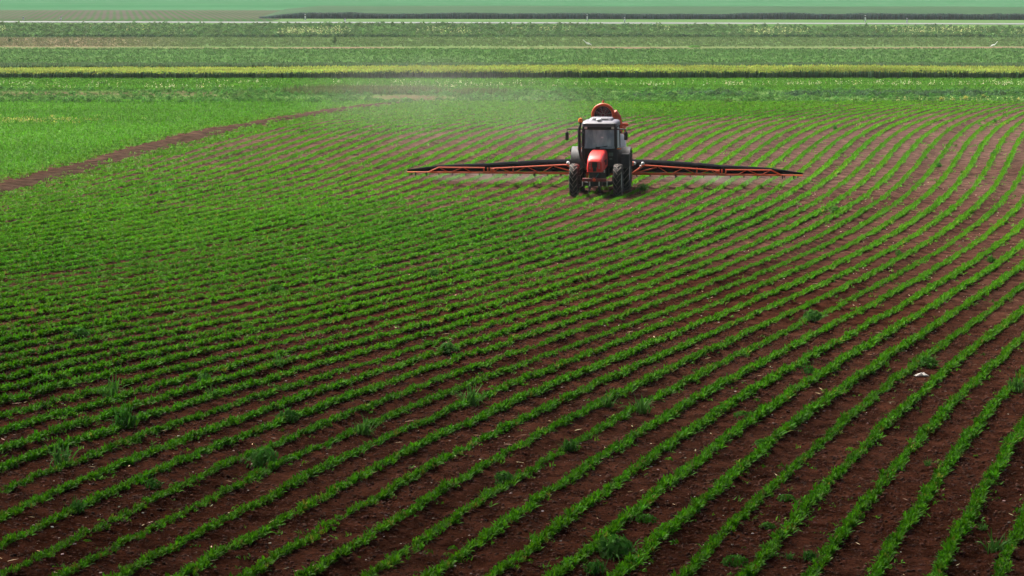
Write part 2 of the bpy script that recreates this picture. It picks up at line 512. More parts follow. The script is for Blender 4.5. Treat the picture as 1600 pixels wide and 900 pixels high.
# dark stand beyond the road
n = 9000
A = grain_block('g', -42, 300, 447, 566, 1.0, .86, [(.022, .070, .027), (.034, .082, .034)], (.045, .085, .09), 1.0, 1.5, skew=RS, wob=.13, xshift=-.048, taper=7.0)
x = rng.uniform(-42, 120, n); y = 447 + RS * x - rng.random(n) * .9
B = blades_for(STALK, np.stack([x, y, 0 * x + 1.0], 1), np.full(n, 1.5), rng.uniform(.6, 1.0, n) * (.75 + .5 * fbm(x, 0 * x, 6, 35, 3)) * np.clip((x + 42) / 7, .15, 1) ** .6, jit((.045, .085, .092), n), jit((.08, .125, .105), n))
crop_object('grain_crop', *merge(A, B), 'distant blue green stand of grain behind the pale road')
# yellow topped strip
n = 24000
def top_h(x): return .74 * (1 + .22 * (fbm(x, 0 * x, 17, 41, 2) - .5) * 2)
x = rng.uniform(-62, 62, n); yy = rng.random(n) ** 1.6
front = 208.6 + .5 * (fbm(x, 0 * x, 14, 42, 2) - .5)
y = front + yy * 9.0
B1 = blades_for(STALK, np.stack([x, y, 0 * x], 1), np.full(n, 1.0), top_h(x) * rng.uniform(.82, 1.1, n) * (1 - .12 * (yy < .02)), jit((.08, .15, .075), n), jit((.34, .42, .085), n, .15) * (1 + .9 * (fbm(x * .15, y, 1.3, 36, 3) - .5))[:, None])
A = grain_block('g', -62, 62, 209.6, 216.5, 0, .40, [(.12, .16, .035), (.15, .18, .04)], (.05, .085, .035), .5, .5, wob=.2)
crop_object('grain_crop', *merge(A, B1), 'strip of tall ripening grain with yellow ears and dark green stems')
n = 12000
x = rng.uniform(-66, 66, n); y = 217.4 + rng.random(n) * 4.0
B2 = blades_for(STALK, np.stack([x, y, 0 * x], 1), np.full(n, 1.0), .86 * rng.uniform(.9, 1.05, n), jit((.06, .115, .055), n), jit((.12, .20, .09), n))
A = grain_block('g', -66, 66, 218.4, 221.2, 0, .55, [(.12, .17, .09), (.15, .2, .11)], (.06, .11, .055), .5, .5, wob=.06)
crop_object('grain_crop', *merge(A, B2), 'greyish green grain strip just behind the yellow topped one')

# ------------------------------------------------------------------ young maize in the drilled rows
rr = random.Random(9)
MZ_N = [maize(4, 8, rr) for _ in range(10)]
MZ_M = [maize(3, 7, rr) for _ in range(8)]
MZ_F = [maize(2, 6, rr) for _ in range(6)]

def in_view(X, Y, mx=70, my=60):
    x, y = view_of(X, Y)
    return (x > -mx) & (x < 1600 + mx) & (y < 900 + my)

def sow(n_per_m2, y0, y1):
    hw = lambda y: .215 * y
    area = 2 * .215 * (y1 ** 2 - y0 ** 2) / 2
    n = int(area * n_per_m2)
    y = np.sqrt(rng.uniform(y0 ** 2, y1 ** 2, n)); x = rng.uniform(-1, 1, n) * .215 * y
    return x, y

def to_rows(x, y):
    for _ in range(2):
        f, fx, fy = row_f(x, y, True)
        d = (f - np.round(f)) / (fx ** 2 + fy ** 2)
        x = x - d * fx; y = y - d * fy
    f, fx, fy = row_f(x, y, True)
    return x, y, np.round(f).astype(int), fx, fy

rowtab = rng.random(512)
MZ_COL = rgb(.076, .248, .005)
def maize_tint(n, x, y, ri):
    c = jit(MZ_COL, n, .16, .07)
    k = (vnoise(x, y, 9, 51) - .5)[:, None]
    yl = rng.random(n) < .035; c[yl] = jit((.17, .20, .02), int(yl.sum()), .15)
    return c * (1 + k * rgb(.5, .25, .2)) * (1 + .18 * (rowtab[ri % 512][:, None] - .5))

def far_end(x):                    # the drilled field's far edge seen along the headland
    return Y_FIELD_END - .3 + 0 * x

parts = []
for temps, dens, y0, y1 in ((MZ_N, 66, 31, 54), (MZ_M, 70, 54, 90), (MZ_F, 42, 90, 170)):
    x, y = sow(dens, y0, y1)
    x, y, ri, fx, fy = to_rows(x, y)
    vig = np.interp(y, [50, 58, 100, 130], [.37, .35, .37, .40]) + .45 * fbm(x, y, 6, 52, 3) + .2 * rowtab[ri % 512]
    thin = fbm(x, y, 2.4, 53, 2)
    keep = (left_of_strip(x, y) < -1.1 - .9 * fbm(x, y, 2.0, 55, 2)) & in_view(x, y) & (y < far_end(x)) & (rng.random(len(x)) < np.clip(np.interp(y, [45, 60], [.05, .3]) + 1.6 * thin + .3 * vig, 0, 1))
    edge = np.clip((-left_of_strip(x, y) - 1.0) / 5, 0, 1)
    keep &= rng.random(len(x)) < .45 + .55 * edge
    x, y, ri, fx, fy, vig = (a[keep] for a in (x, y, ri, fx, fy, vig))
    n = len(x); g = np.hypot(fx, fy)
    off = rng.standard_normal(n) * np.where(y < 60, .038, .043) + (vnoise(x, y, 1.1, 54) - .5) * .06
    x = x + off * fx / g; y = y + off * fy / g
    s = vig * np.clip(rng.normal(1.0, np.interp(y, [50, 62], [.2, .13]), n), .5, 1.7)
    parts.append((temps, np.stack([x, y, field_z(x, y)], 1), s, maize_tint(n, x, y, ri)))
for temps, P, s, t in parts:
    o = scatter('maize_rows', temps, P, rng.random(len(P)) * 6.28, s, t, M['leaf'], sclz=s * .86)
    parts_o = o
    if 'first' not in globals():
        first = o
    else:                           # one single ground-cover object
        a, b = first.data, o.data
        def get(me):
            V = np.empty(len(me.vertices) * 3, np.float32); me.vertices.foreach_get('co', V)
            F = np.empty(len(me.loops), np.int32); me.loops.foreach_get('vertex_index', F)
            T = np.empty(len(me.vertices) * 4, np.float32); me.attributes['tint'].data.foreach_get('color', T)
            return V.reshape(-1, 3), F.reshape(-1, 4), T.reshape(-1, 4)[:, :3]
        G = merge(get(a), get(b))
        for q in (first, o):
            me = q.data; bpy.data.objects.remove(q); bpy.data.meshes.remove(me)
        first = link_mesh('maize_rows', G[0], G[1], M['leaf'], tint=G[2])
tag(first, 'young green maize growing in long curving rows across the brown field', 'crop', kind='stuff')

# ------------------------------------------------------------------ low weeds between the rows (denser on the left and along the far edge)
rr = random.Random(21)
WD = [tuft(2, 6, rr, (.07, .16), (.012, .026), (25, 70), (.1, .6), .05) for _ in range(4)] + [broad(9, rr, .09, .06, .034) for _ in range(4)]
def weed_density(X, Y):
    x, y = view_of(X, Y)
    g = lambda cx, cy, sx, sy, a: a * np.exp(-(((x - cx) / sx) ** 2 + ((y - cy) / sy) ** 2))
    d = g(130, 390, 330, 85, 1.7) + g(480, 390, 300, 80, 1.0) + g(120, 500, 260, 55, .35) + g(760, 440, 300, 70, .3)
    d = d + g(700, 172, 260, 20, 1.3) + g(1010, 168, 200, 14, 1.1) + g(1350, 160, 300, 6, .8) + g(500, 190, 150, 18, .7)
    d = d + g(230, 660, 240, 45, .25) + g(60, 330, 130, 40, .5) + g(150, 280, 200, 60, .2)
    d = np.maximum(d, .05)
    ph = row_f(X, Y); ph = np.abs(ph - np.round(ph))
    d = d * np.where(ph < .25, 1.35, .22)
    return d * np.clip(fbm(X, Y, 2.2, 61, 3) * 2.6 - .5, 0.02, 2)
PP = []
for dens, y0, y1 in ((90, 31, 60), (75, 60, 95), (36, 95, 170)):
    x, y = sow(dens, y0, y1)
    k = (rng.random(len(x)) < weed_density(x, y)) & (left_of_strip(x, y) < .2) & in_view(x, y) & (y < far_end(x) + 2)
    l = left_of_strip(x, y); k &= ~((np.abs(l - .1) < .75) & (rng.random(len(x)) < .8)); k |= (l > -2.2) & (l < 2.8) & (np.abs(l - .1) > .6 + .6 * fbm(x, y, 1.5, 62, 2)) & (rng.random(len(x)) < 1.1 * fbm(x, y, 1.1, 63, 2)) & in_view(x, y) & (y < far_end(x))
    PP.append(np.stack([x[k], y[k]], 1))
PP = np.concatenate(PP); n = len(PP)
s = rng.uniform(.6, 1.5, n) * np.clip(PP[:, 1] / 90, .8, 1.35)
o = scatter('low_weeds', WD, np.c_[PP, field_z(PP[:, 0], PP[:, 1])], rng.random(n) * 6.28, s, jit((.078, .225, .008), n, .2, .1), M['leaf'], sclz=s)
tag(o, 'low green weeds spread between the maize rows', 'weeds', kind='stuff')

# ------------------------------------------------------------------ green crop to the left of the bare strip
n = 95000
x = rng.uniform(-46, 2, n); y = rng.uniform(84, Y_FIELD_END + 2, n)
f, fx, fy = row_f(x, y, True)
f = f * 2.0; d = (f - np.round(f)) / 2 / (fx ** 2 + fy ** 2) * .72
x = x - d * fx; y = y - d * fy
l = left_of_strip(x, y)
X_, Y_ = view_of(x, y)
bare = np.clip(1 - (X_ - 330) / 90, 0, 1) * np.clip(1 - np.abs(Y_ - 149) / 9, 0, 1) + .9 * np.exp(-((X_ - 5) / 40) ** 2 - ((Y_ - 222) / 8) ** 2)
k = (l > .8 + 1.5 * (fbm(x, y, 3, 71, 2))) & in_view(x, y, 120) & (rng.random(n) > bare * 1.2 * fbm(x, y, 2, 72, 2))
x, y = x[k], y[k]; n = len(x)
rr = random.Random(22)
CL = [tuft(2, 6, rr, (.11, .2), (.03, .05), (25, 65), (.1, .5), .08) for _ in range(6)]
s = rng.uniform(.8, 1.3, n)
t = jit((.066, .205, .010), n, .16, .06) * (1 + .5 * (fbm(x, y, 9, 73, 3) - .5))[:, None]
X_, Y_ = view_of(x, y)
yel = (rng.random(n) < .35 * np.exp(-((X_ - 50) / 75) ** 2 - ((Y_ - 188) / 4) ** 2) + .3 * np.exp(-((X_ - 150) / 110) ** 2 - ((Y_ - 150) / 2.0) ** 2))
t[yel] = jit((.34, .34, .08), int(yel.sum()))
o = scatter('green_crop', CL, np.stack([x, y, field_z(x, y)], 1), rng.random(n) * 6.28, s, t, M['leaf'], sclz=s)
tag(o, 'dense low green crop filling the corner left of the bare soil strip', 'crop', kind='stuff')

# ------------------------------------------------------------------ headland, meadow, rough grass, embankment cover
rr = random.Random(23)
TG = [tuft(2, 7, rr, (.25, .5), (.03, .05), (45, 85), (.05, .4), .12) for _ in range(6)]
TS = [tuft(2, 6, rr, (.12, .24), (.03, .05), (30, 75), (.1, .5), .1) for _ in range(5)]
BR = [broad(22, rr, .3, .28, .09) for _ in range(5)]
def cover(name, label, cat, n, x0, x1, y0, y1, temps, col, s0, s1, dens=None, tip=None, zf=None, colfn=None):
    x = rng.uniform(x0, x1, n); y = rng.uniform(y0, y1, n)
    k = np.ones(n, bool) if dens is None else rng.random(n) < dens(x, y)
    x, y = x[k], y[k]; m = len(x)
    s = rng.uniform(s0, s1, m)
    t = jit(col, m, .18, .08)
    if colfn is not None: t = colfn(x, y, t)
    z = (zf or terrain)(x, y)
    o = scatter(name, temps, np.stack([x, y, z], 1), rng.random(m) * 6.28, s, t, M['grass'], sclz=s, tipmix=None if tip is None else jit(tip, m, .2, .1))
    return tag(o, label, cat, kind='stuff')

def dn_head(X, Y):
    x, y = view_of(X, Y)
    e = ((x - 640) / 80) ** 2 + ((y - 154) / 5) ** 2
    d = .8 * np.clip(fbm(X, Y, 2.5, 81, 3) * 2 - .3, .1, 1)
    d = d * np.clip(e - .4, .05, 1)
    return d * (1 - .75 * np.clip(1 - (x - 330) / 90, 0, 1) * np.clip(1 - np.abs(y - 147) / 5, 0, 1))
cover('headland_weeds', 'mixed low weeds and grass along the far headland of the field', 'weeds', 22000, -45, 45, Y_FIELD_END - 2, 187, TS + BR[:1], (.06, .16, .03), .7, 1.2, dn_head)
def dn_tall(X, Y):
    x, y = view_of(X, Y)
    return np.clip(np.exp(-((x - 565) / 95) ** 4) * np.exp(-((Y - 182.5) / 1.6) ** 2) + .12 * np.exp(-((x - 740) / 40) ** 2) * np.exp(-((Y - 181) / 1.3) ** 2), 0, 1) * np.clip(.25 + 1.3 * fbm(X, Y, 3, 82, 2), 0, 1)
cover('tall_grass', 'greyish tall grass left standing between the headland and the meadow', 'grass', 20000, -20, 0, 178, 187, TG, (.060, .115, .026), 1.0, 1.7, dn_tall, tip=(.12, .155, .055))
def dn_r(X, Y):
    x, y = view_of(X, Y)
    return np.clip(np.exp(-((Y - 179) / 1.8) ** 2) * ((x > 990)) * np.clip(fbm(X, Y, 3.2, 83, 2) * 2.6 - 1.0, 0, 1), 0, 1)
cover('tall_weeds', 'blue green tall weeds scattered along the field edge right of the tractor', 'weeds', 5000, 6, 36, 174, 184, TG + BR, (.055, .115, .05), .7, 1.2, dn_r)
def meadow_col(x, y, t):
    k = (fbm(x * .3, y, 2.5, 84, 3) - .5)[:, None]
    return t * (1 + k * .5)
cover('meadow_crop', 'bright green low crop strip in front of the tall grain', 'crop', 30000, -52, 52, 186.5, 208.6, TS, (.068, .185, .016), .8, 1.3, None, colfn=meadow_col)
def dn_fl(X, Y):
    c = .8 * np.exp(-((Y - 193 - 2.5 * np.sin(X * .06)) / 1.0) ** 2) + .35 * np.exp(-((Y - 198 + 1.5 * np.sin(X * .11)) / 1.8) ** 2)
    return np.clip(c * (1 + .8 * (X > 14)) * np.clip(fbm(X, Y, 1.4, 85, 3) * 3.0 - 1.1, .015, 1), 0, 1)
FL = [broad(7, rr, .12, .4, .06) for _ in range(4)]
cover('wildflowers', 'loose row of creamy white wildflowers in the bright green strip', 'flowers', 11000, -50, 50, 188, 203, FL, (.60, .60, .38), .45, .95, dn_fl)
def dn_fl2(X, Y):
    x, y = view_of(X, Y)
    return np.clip((x > 1330) * np.exp(-((Y - 170.5) / .8) ** 2) * np.clip(fbm(X, Y, 2, 86, 2) * 2 - .5, 0, 1), 0, 1) * .6
cover('wildflowers', 'sparse pale yellow flowers where the rows end at the right', 'flowers', 2500, 20, 36, 167, 175, FL, (.5, .5, .2), .5, .8, dn_fl2)

def strip_col(x, y, t): return t * (1 + .5 * (fbm(x * .2, y, 4, 87, 3) - .5))[:, None]
def dn_rows(X, Y):
    s = .5 + .5 * np.sin(2 * np.pi * (Y + .015 * X + 1.2 * fbm(X, Y, 40, 3)) / 3.2)
    return 1 - .75 * s ** 3
cover('strip_crop', 'low green crop strip in thin level rows behind the grain', 'crop', 36000, -66, 66, 222.5, 297, TS, (.055, .125, .032), .9, 1.4, dn_rows, colfn=strip_col)
def tan_col(x, y, t):
    vx, vy = view_of(x, y)
    k = np.clip((330 - vx) / 180, 0, 1) * .8
    return mixc(t, rgb(.15, .105, .07), k)
cover('rough_grass_cover', 'pale rough grass between the dirt track and the embankment', 'grass', 20000, -76, 76, 305, 352, TS, (.075, .13, .042), 1.0, 1.7, None, tip=(.10, .145, .055), colfn=tan_col)
cover('embankment_grass', 'rank green grass on the slope below the road', 'grass', 22000, -86, 86, 352, 388, TS + BR[:1], (.055, .12, .034), 1.1, 2.0, lambda X, Y: (Y < 386.5 - .12 * X) * 1.0, colfn=strip_col, tip=(.07, .13, .045))
def dn_sh(X, Y): return np.clip(np.exp(-((Y - 353 - 2 * fbm(X, Y, 30, 88)) / 1.6) ** 2) * np.clip(fbm(X, Y, 7, 89, 2) * 3 - 1.0, .05, 1), 0, 1)
cover('ditch_weeds', 'dark tall weeds along the ditch at the foot of the embankment', 'weeds', 9000, -80, 80, 350, 359, TG + BR, (.026, .06, .026), .9, 1.5, dn_sh)
def dn_bl(X, Y):
    b = np.exp(-((Y - 366) / 6) ** 2) * np.clip(fbm(X, Y, 9, 90, 2) * 4.2 - 2.2, 0, 1)
    return np.clip(b, 0, 1) * (Y < 386 - .12 * X)
cover('pale_blossoms', 'pale yellow blossom patches dotted over the embankment', 'flowers', 16000, -80, 86, 354, 390, FL, (.36, .42, .18), 1.2, 2.2, dn_bl)

# ------------------------------------------------------------------ stones, clods and straw on the soil
def stones(n, y0, y1, s0, s1, col, name, label, flat=.5, dens=None, cat='stones', bright=.25):
    ph = (1 + 5 ** .5) / 2
    vs = np.array([(-1, 0, -.3), (1, 0, -.3), (0, 1, -.3), (0, -1, -.3), (-.6, .5, .6), (.7, .4, .5), (.5, -.6, .55), (-.5, -.6, .6)])
    fs = np.array([(0, 3, 7, 4), (3, 1, 6, 7), (1, 2, 5, 6), (2, 0, 4, 5), (4, 7, 6, 5)])
    temps = []
    for _ in range(5):
        v = vs * (1 + .35 * rng.standard_normal(vs.shape) * .6); v[:, 2] *= flat
        temps.append((v, fs, np.zeros(len(v))))
    x, y = sow(n, y0, y1)
    k = in_view(x, y) & (left_of_strip(x, y) < 0)
    if dens is not None: k &= rng.random(len(x)) < dens(x, y)
    x, y = x[k], y[k]; m = len(x)
    s = s0 + (s1 - s0) * rng.random(m) ** 3
    o = scatter(name, temps, np.stack([x, y, field_z(x, y) + .2 * s * flat], 1), rng.random(m) * 6.28, s, jit(col, m, bright, .06), M['straw'], sclz=s)
    tag(o, label, cat, kind='stuff')
M['clod'] = M['straw']
stones(150, 31, 60, .008, .036, (.085, .035, .022), 'soil_clods', 'crumbly brown clods lying on the tilled soil', .8, cat='soil clods')
pn = lambda x, y: np.clip(fbm(x, y, 3.0, 91, 3) * 2.2 - .55, .05, 1)
stones(5.0, 31, 100, .008, .030, (.44, .36, .31), 'pale_stones', 'small pale stones scattered on the brown soil', .6, pn, bright=.3)
x, y = sow(1.1, 31, 120); k = in_view(x, y) & (left_of_strip(x, y) < 0) & (rng.random(len(x)) < np.clip(fbm(x, y, 2.5, 92, 2) * 3 - 1.2, .02, 1)); x, y = x[k], y[k]
ST = []
for q in range(4):
    v, f, tw = blade(0, .18, .026, .02, R(4), .02, 2, rr); ST.append((np.array(v), np.array(f), np.array(tw)))
s = rng.uniform(.4, 1.1, len(x))
o = scatter('straw_bits', ST, np.stack([x, y, field_z(x, y) + .015], 1), rng.random(len(x)) * 6.28, s, jit((.40, .31, .19), len(x), .25), M['straw'], sclz=s)
tag(o, 'dry straw and old maize stalk bits lying on the soil', 'straw', kind='stuff')

# ------------------------------------------------------------------ machine modelling helpers
class MB:
    def __init__(s): s.bm = bmesh.new()
    def box(s, c, d, bev=0.0, rot=None):
        m = Matrix.Translation(c) @ (rot.to_4x4() if rot else Matrix.Identity(4)) @ Matrix.Diagonal((*d, 1))
        g = bmesh.ops.create_cube(s.bm, size=1, matrix=m)
        if bev:
            e = list({e for v in g['verts'] for e in v.link_edges})
            bmesh.ops.bevel(s.bm, geom=e, offset=bev, segments=2, affect='EDGES', profile=.6)
        return s
    def loft(s, rings, cap=True):
        rv = [[s.bm.verts.new(p) for p in r] for r in rings]
        n = len(rv[0])
        for a, b in zip(rv, rv[1:]):
            for i in range(n):
                try: s.bm.faces.new((a[i], a[(i + 1) % n], b[(i + 1) % n], b[i]))
                except ValueError: pass
        if cap:
            s.bm.faces.new(rv[0][::-1]); s.bm.faces.new(rv[-1])
        return s
    def tube(s, pts, r, n=8, cap=True):
        pts = [Vector(p) for p in pts]; rr_ = r if isinstance(r, (list, tuple)) else [r] * len(pts)
        rings = []; prev = None
        for i, p in enumerate(pts):
            t = (pts[min(i + 1, len(pts) - 1)] - pts[max(i - 1, 0)]).normalized()
            if prev is None: a = t.orthogonal().normalized()
            else: a = (prev - t * prev.dot(t)).normalized()
            prev = a; b = t.cross(a)
            rings.append([p + (a * math.cos(q) + b * math.sin(q)) * rr_[i] for q in (2 * math.pi * k / n for k in range(n))])
        return s.loft(rings, cap)
    def lathe(s, prof, o, axis='x', n=32):
        """profile of (along, radius); closed loop round the axis"""
        rings = []
        for a, r in prof:
            ring = []
            for k in range(n):
                q = 2 * math.pi * k / n; u, v = math.cos(q) * r, math.sin(q) * r
                ring.append((o[0] + a, o[1] + u, o[2] + v) if axis == 'x' else ((o[0] + u, o[1] + a, o[2] + v) if axis == 'y' else (o[0] + u, o[1] + v, o[2] + a)))
            rings.append(ring)
        return s.loft(rings, cap=prof[0][1] > 1e-4 and prof[0] != prof[-1])
    def extr(s, poly, a0, a1, axis='y', bev=0.0):
        f = {'y': lambda u, v, a: (u, a, v), 'x': lambda u, v, a: (a, u, v), 'z': lambda u, v, a: (u, v, a)}[axis]
        n0 = len(s.bm.verts)
        s.loft([[f(u, v, a0) for u, v in poly], [f(u, v, a1) for u, v in poly]])
        if bev:
            s.bm.verts.ensure_lookup_table()
            vs = s.bm.verts[n0:]; e = list({e for v in vs for e in v.link_edges})
            bmesh.ops.bevel(s.bm, geom=e, offset=bev, segments=2, affect='EDGES', profile=.6)
        return s
    def ball(s, c, r, sc=(1, 1, 1), n=12):
        bmesh.ops.create_uvsphere(s.bm, u_segments=n, v_segments=max(6, n // 2), radius=r, matrix=Matrix.Translation(c) @ Matrix.Diagonal((*sc, 1)))
        return s
    def build(s, name, mat, parent=None, smooth=True, label=None):
        bmesh.ops.recalc_face_normals(s.bm, faces=s.bm.faces)
        me = bpy.data.meshes.new(name); s.bm.to_mesh(me); s.bm.free()
        me.materials.append(mat)
        if smooth:
            for p in me.polygons: p.use_smooth = True
            try: me.set_sharp_from_angle(angle=R(38))
            except Exception: pass
        o = bpy.data.objects.new(name, me); COL.objects.link(o)
        if parent: o.parent = parent
        if label: o['label'] = label
        return o

def thing(name, label, cat, loc, rz=0.0, group=None):
    o = bpy.data.objects.new(name, None); COL.objects.link(o)
    o.empty_display_size = .3; o.location = loc; o.rotation_euler = (0, 0, rz)
    return tag(o, label, cat, group)

P_RED = simple_mat('red_paint', (.78, .022, .018), .45, vary=.10, scale=6, coat=.1, dirt=(.50, .035, .025))
P_DRED = simple_mat('dark_red_steel', (.22, .03, .035), .5, vary=.25, dirt=(.10, .06, .045))
P_ORG = simple_mat('orange_paint', (.68, .078, .016), .45, vary=.15, scale=9, dirt=(.45, .09, .03))
P_BLK = simple_mat('black_plastic', (.018, .019, .022), .55, vary=.3)
P_DRK = simple_mat('dark_engine_steel', (.020, .026, .025), .6, vary=.5, scale=20, dirt=(.05, .045, .035))
P_GRY = simple_mat('pale_grey_roof_paint', (.11, .11, .145), .5, vary=.08, scale=5, dirt=(.09, .09, .10))
P_DGRY = simple_mat('dark_grey_panel', (.13, .13, .15), .55, vary=.15)
P_FEN = simple_mat('fender_plastic', (.026, .027, .035), .55, vary=.2, dirt=(.07, .065, .065))
P_RUB = simple_mat('tyre_rubber', (.014, .013, .014), .85, vary=.3, scale=25, bump=.3)
P_LUG = simple_mat('dusty_tyre_lug', (.20, .17, .155), .9, vary=.35, scale=18)
P_RIM = simple_mat('pale_rim_steel', (.50, .50, .53), .4, vary=.12, dirt=(.3, .26, .23))
P_WHT = simple_mat('white_plastic', (.74, .74, .76), .4, vary=.06)
P_TNK = simple_mat('translucent_white_tank', (.74, .72, .82), .38, vary=.08, scale=3)
P_TEAL = simple_mat('teal_panel', (.02, .17, .16), .5, vary=.3, scale=20)
P_SLV = simple_mat('black_sleeve_cloth', (.008, .008, .011), .95, vary=.4, scale=9, bump=.5, spec=.05)
P_AMB = simple_mat('amber_lens', (.75, .20, .015), .25, vary=.1)
P_LMP = simple_mat('lamp_lens', (.65, .65, .66), .15, vary=.1, spec=.8)
P_MET = simple_mat('bare_steel', (.32, .31, .30), .35, metal=.7, vary=.2)
P_GLS = bpy.data.materials.new('cab_glass')
_nt, _N, _L, _b = nodes_of(P_GLS)
_b.inputs['Base Color'].default_value = (.10, .14, .16, 1); _b.inputs['Roughness'].default_value = .08
_b.inputs['Specular IOR Level'].default_value = .9
_nz = _N.new('ShaderNodeTexNoise'); _nz.inputs['Scale'].default_value = 3.5; _nz.inputs['Detail'].default_value = 5
_tc = _N.new('ShaderNodeTexCoord'); _mp = _N.new('ShaderNodeMapping'); _mp.inputs['Scale'].default_value = (1.6, 1, .5)
_L.new(_tc.outputs['Object'], _mp.inputs[0]); _L.new(_mp.outputs[0], _nz.inputs['Vector'])
_cr = _N.new('ShaderNodeValToRGB'); _cr.color_ramp.elements[0].position = .38; _cr.color_ramp.elements[0].color = (.24, .34, .38, 1)
_cr.color_ramp.elements[1].position = .7; _cr.color_ramp.elements[1].color = (.60, .74, .78, 1)     # patchy sky reflection painted into the pane's colour
_L.new(_nz.outputs['Fac'], _cr.inputs[0]); _L.new(_cr.outputs[0], _b.inputs['Base Color'])
_t = _N.new('ShaderNodeBsdfTransparent'); _t.inputs[0].default_value = (.75, .85, .88, 1)
_m = _N.new('ShaderNodeMixShader'); _m.inputs[0].default_value = .22
_L.new(_b.outputs[0], _m.inputs[1]); _L.new(_t.outputs[0], _m.inputs[2]); _L.new(_m.outputs[0], _N['Material Output'].inputs[0])

# ------------------------------------------------------------------ tractor (x = viewer's right, y = towards its rear, z up; origin under the front axle)
TX, TY = ground_at(931.5, 306.5)
TX, TY = float(TX), float(TY)
YAW = R(-6.8)
T = thing('tractor', 'red tractor with grey cab roof driving towards the viewer through the maize rows', 'tractor', (TX, TY, 0.0), YAW)

def wheel(parent, c, Rd, wd, rim_r, nl, side):
    cx, cy, cz = c; h = wd / 2
    m = MB()
    o = side
    m.lathe([(-o * h * .55, rim_r * 1.0), (-o * h * .2, rim_r * .93), (o * h * .15, rim_r * .88), (o * h * .2, rim_r * .45), (o * h * .55, rim_r * .36), (o * h * .6, rim_r * .16), (o * h * .75, rim_r * .14), (o * h * .78, .002)], c, 'x', 28)
    m.lathe([(o * h * .72, rim_r * 1.0), (o * h * .78, rim_r * .99), (o * h * .74, rim_r * .9), (o * h * .1, rim_r * .87)], c, 'x', 28)
    for k in range(8):
        q = 2 * math.pi * k / 8
        m.lathe([(o * h * .56, .018), (o * h * .66, .018)], (cx, cy + math.cos(q) * rim_r * .27, cz + math.sin(q) * rim_r * .27), 'x', 6)
    wobj = m.build('wheel', P_RIM, parent)
    t = MB()
    Rb = Rd * .945
    t.lathe([(-h * .80, rim_r), (-h * .98, rim_r + (Rb - rim_r) * .35), (-h, rim_r + (Rb - rim_r) * .6), (-h * .86, Rb * .97), (-h * .5, Rb * .995), (0, Rb), (h * .5, Rb * .995), (h * .86, Rb * .97), (h, rim_r + (Rb - rim_r) * .6), (h * .98, rim_r + (Rb - rim_r) * .35), (h * .80, rim_r), (-h * .80, rim_r)], c, 'x', 48)
    t.build('tyre', P_RUB, wobj)
    g = MB()
    for s in (-1, 1):
        for k in range(nl):
            q0 = 2 * math.pi * (k + (.5 if s > 0 else 0)) / nl
            rings = []
            for a, dq, rr_ in ((-.06, 0, Rd), (.45, .20, Rd * .998), (.9, .36, Rd * .975), (1.03, .42, Rd * .93)):
                ring = []
                for dth, rad in ((-.042, Rb * .93), (-.034, rr_), (.034, rr_), (.042, Rb * .93)):
                    q = q0 + dq * 1.0 + dth * (.58 / Rd) * 1.1
                    # chevrons: centre of the tread leads downwards on the front face
                    qq = -q
                    ring.append((cx + s * a * h, cy - math.cos(qq) * rad, cz - math.sin(qq) * rad))
                rings.append(ring)
            g.loft(rings)
    g.build('tread', P_LUG, wobj)
    return wobj

FR, RRD = .585, .79
wheel(T, (-.79, 0, FR), FR, .30, .33, 15, -1)
wheel(T, (.79, 0, FR), FR, .30, .33, 15, 1)
wheel(T, (-.85, 2.25, RRD), RRD, .44, .46, 19, -1)
wheel(T, (.85, 2.25, RRD), RRD, .44, .46, 19, 1)

m = MB(); m.box((0, .9, .72), (.42, 3.0, .42), .04).box((0, .2, .62), (.36, 1.2, .3), .03).box((0, 2.2, .86), (.6, .8, .6), .06)
m.box((0, .55, 1.02), (.44, 1.2, .42), .05)
m.build('chassis', P_DRK, T)
m = MB(); m.tube([(-.66, 0, .5), (-.3, 0, .44), (.3, 0, .44), (.66, 0, .5)], .075, 10).box((0, 0, .5), (.3, .28, .26), .04)
for s in (-1, 1): m.box((s * .62, 0, FR), (.1, .2, .32), .03).lathe([(0, .1), (.06, .12), (.1, .1)], (s * .66 - .05, 0, FR), 'x', 14)
m.tube([(-.55, .16, .52), (.55, .16, .52)], .02, 6)
m.build('front_axle', P_DRK, T)
m = MB(); m.tube([(-.66, 2.25, RRD), (.66, 2.25, RRD)], .12, 12).build('rear_axle', P_DRK, T)

# bonnet: rounded sections from the cab to the nose
def sec(y, hw, zt, zb, crown, r=.34):
    pts = []
    N_ = 14
    for i in range(N_ + 1):
        a = math.pi * i / N_
        cx_, sz_ = math.cos(a), math.sin(a)
        px = math.copysign(abs(cx_) ** r, cx_) * hw * (1 - .06 * sz_)
        pz = zb + (zt - zb) * (sz_ ** (r * .9))
        pts.append((px, y, pz))
    return pts
m = MB()
m.loft([sec(1.18, .315, 1.62, 1.02, 0), sec(.7, .315, 1.60, 1.0, 0), sec(.1, .305, 1.55, .97, 0), sec(-.3, .295, 1.49, .94, 0), sec(-.52, .285, 1.41, .92, 0), sec(-.63, .27, 1.32, .905, 0), sec(-.675, .25, 1.24, .92, 0)])
hood = m.build('bonnet', P_RED, T)
m = MB(); m.box((0, -.672, 1.17), (.19, .05, .20), .015)
m.box((0, -.67, 1.0), (.13, .05, .14), .012)
m.build('grille', P_BLK, hood)
for s in (-1, 1):
    for k in range(3):
        MB().box((s * .165, -.672, 1.21 - k * .075), (.075, .03, .05), .012).build('headlight', simple_mat('headlight_lens', (.62, .22, .20), .2, vary=.2) if (s == -1 and k == 0) else bpy.data.materials['headlight_lens'], hood)
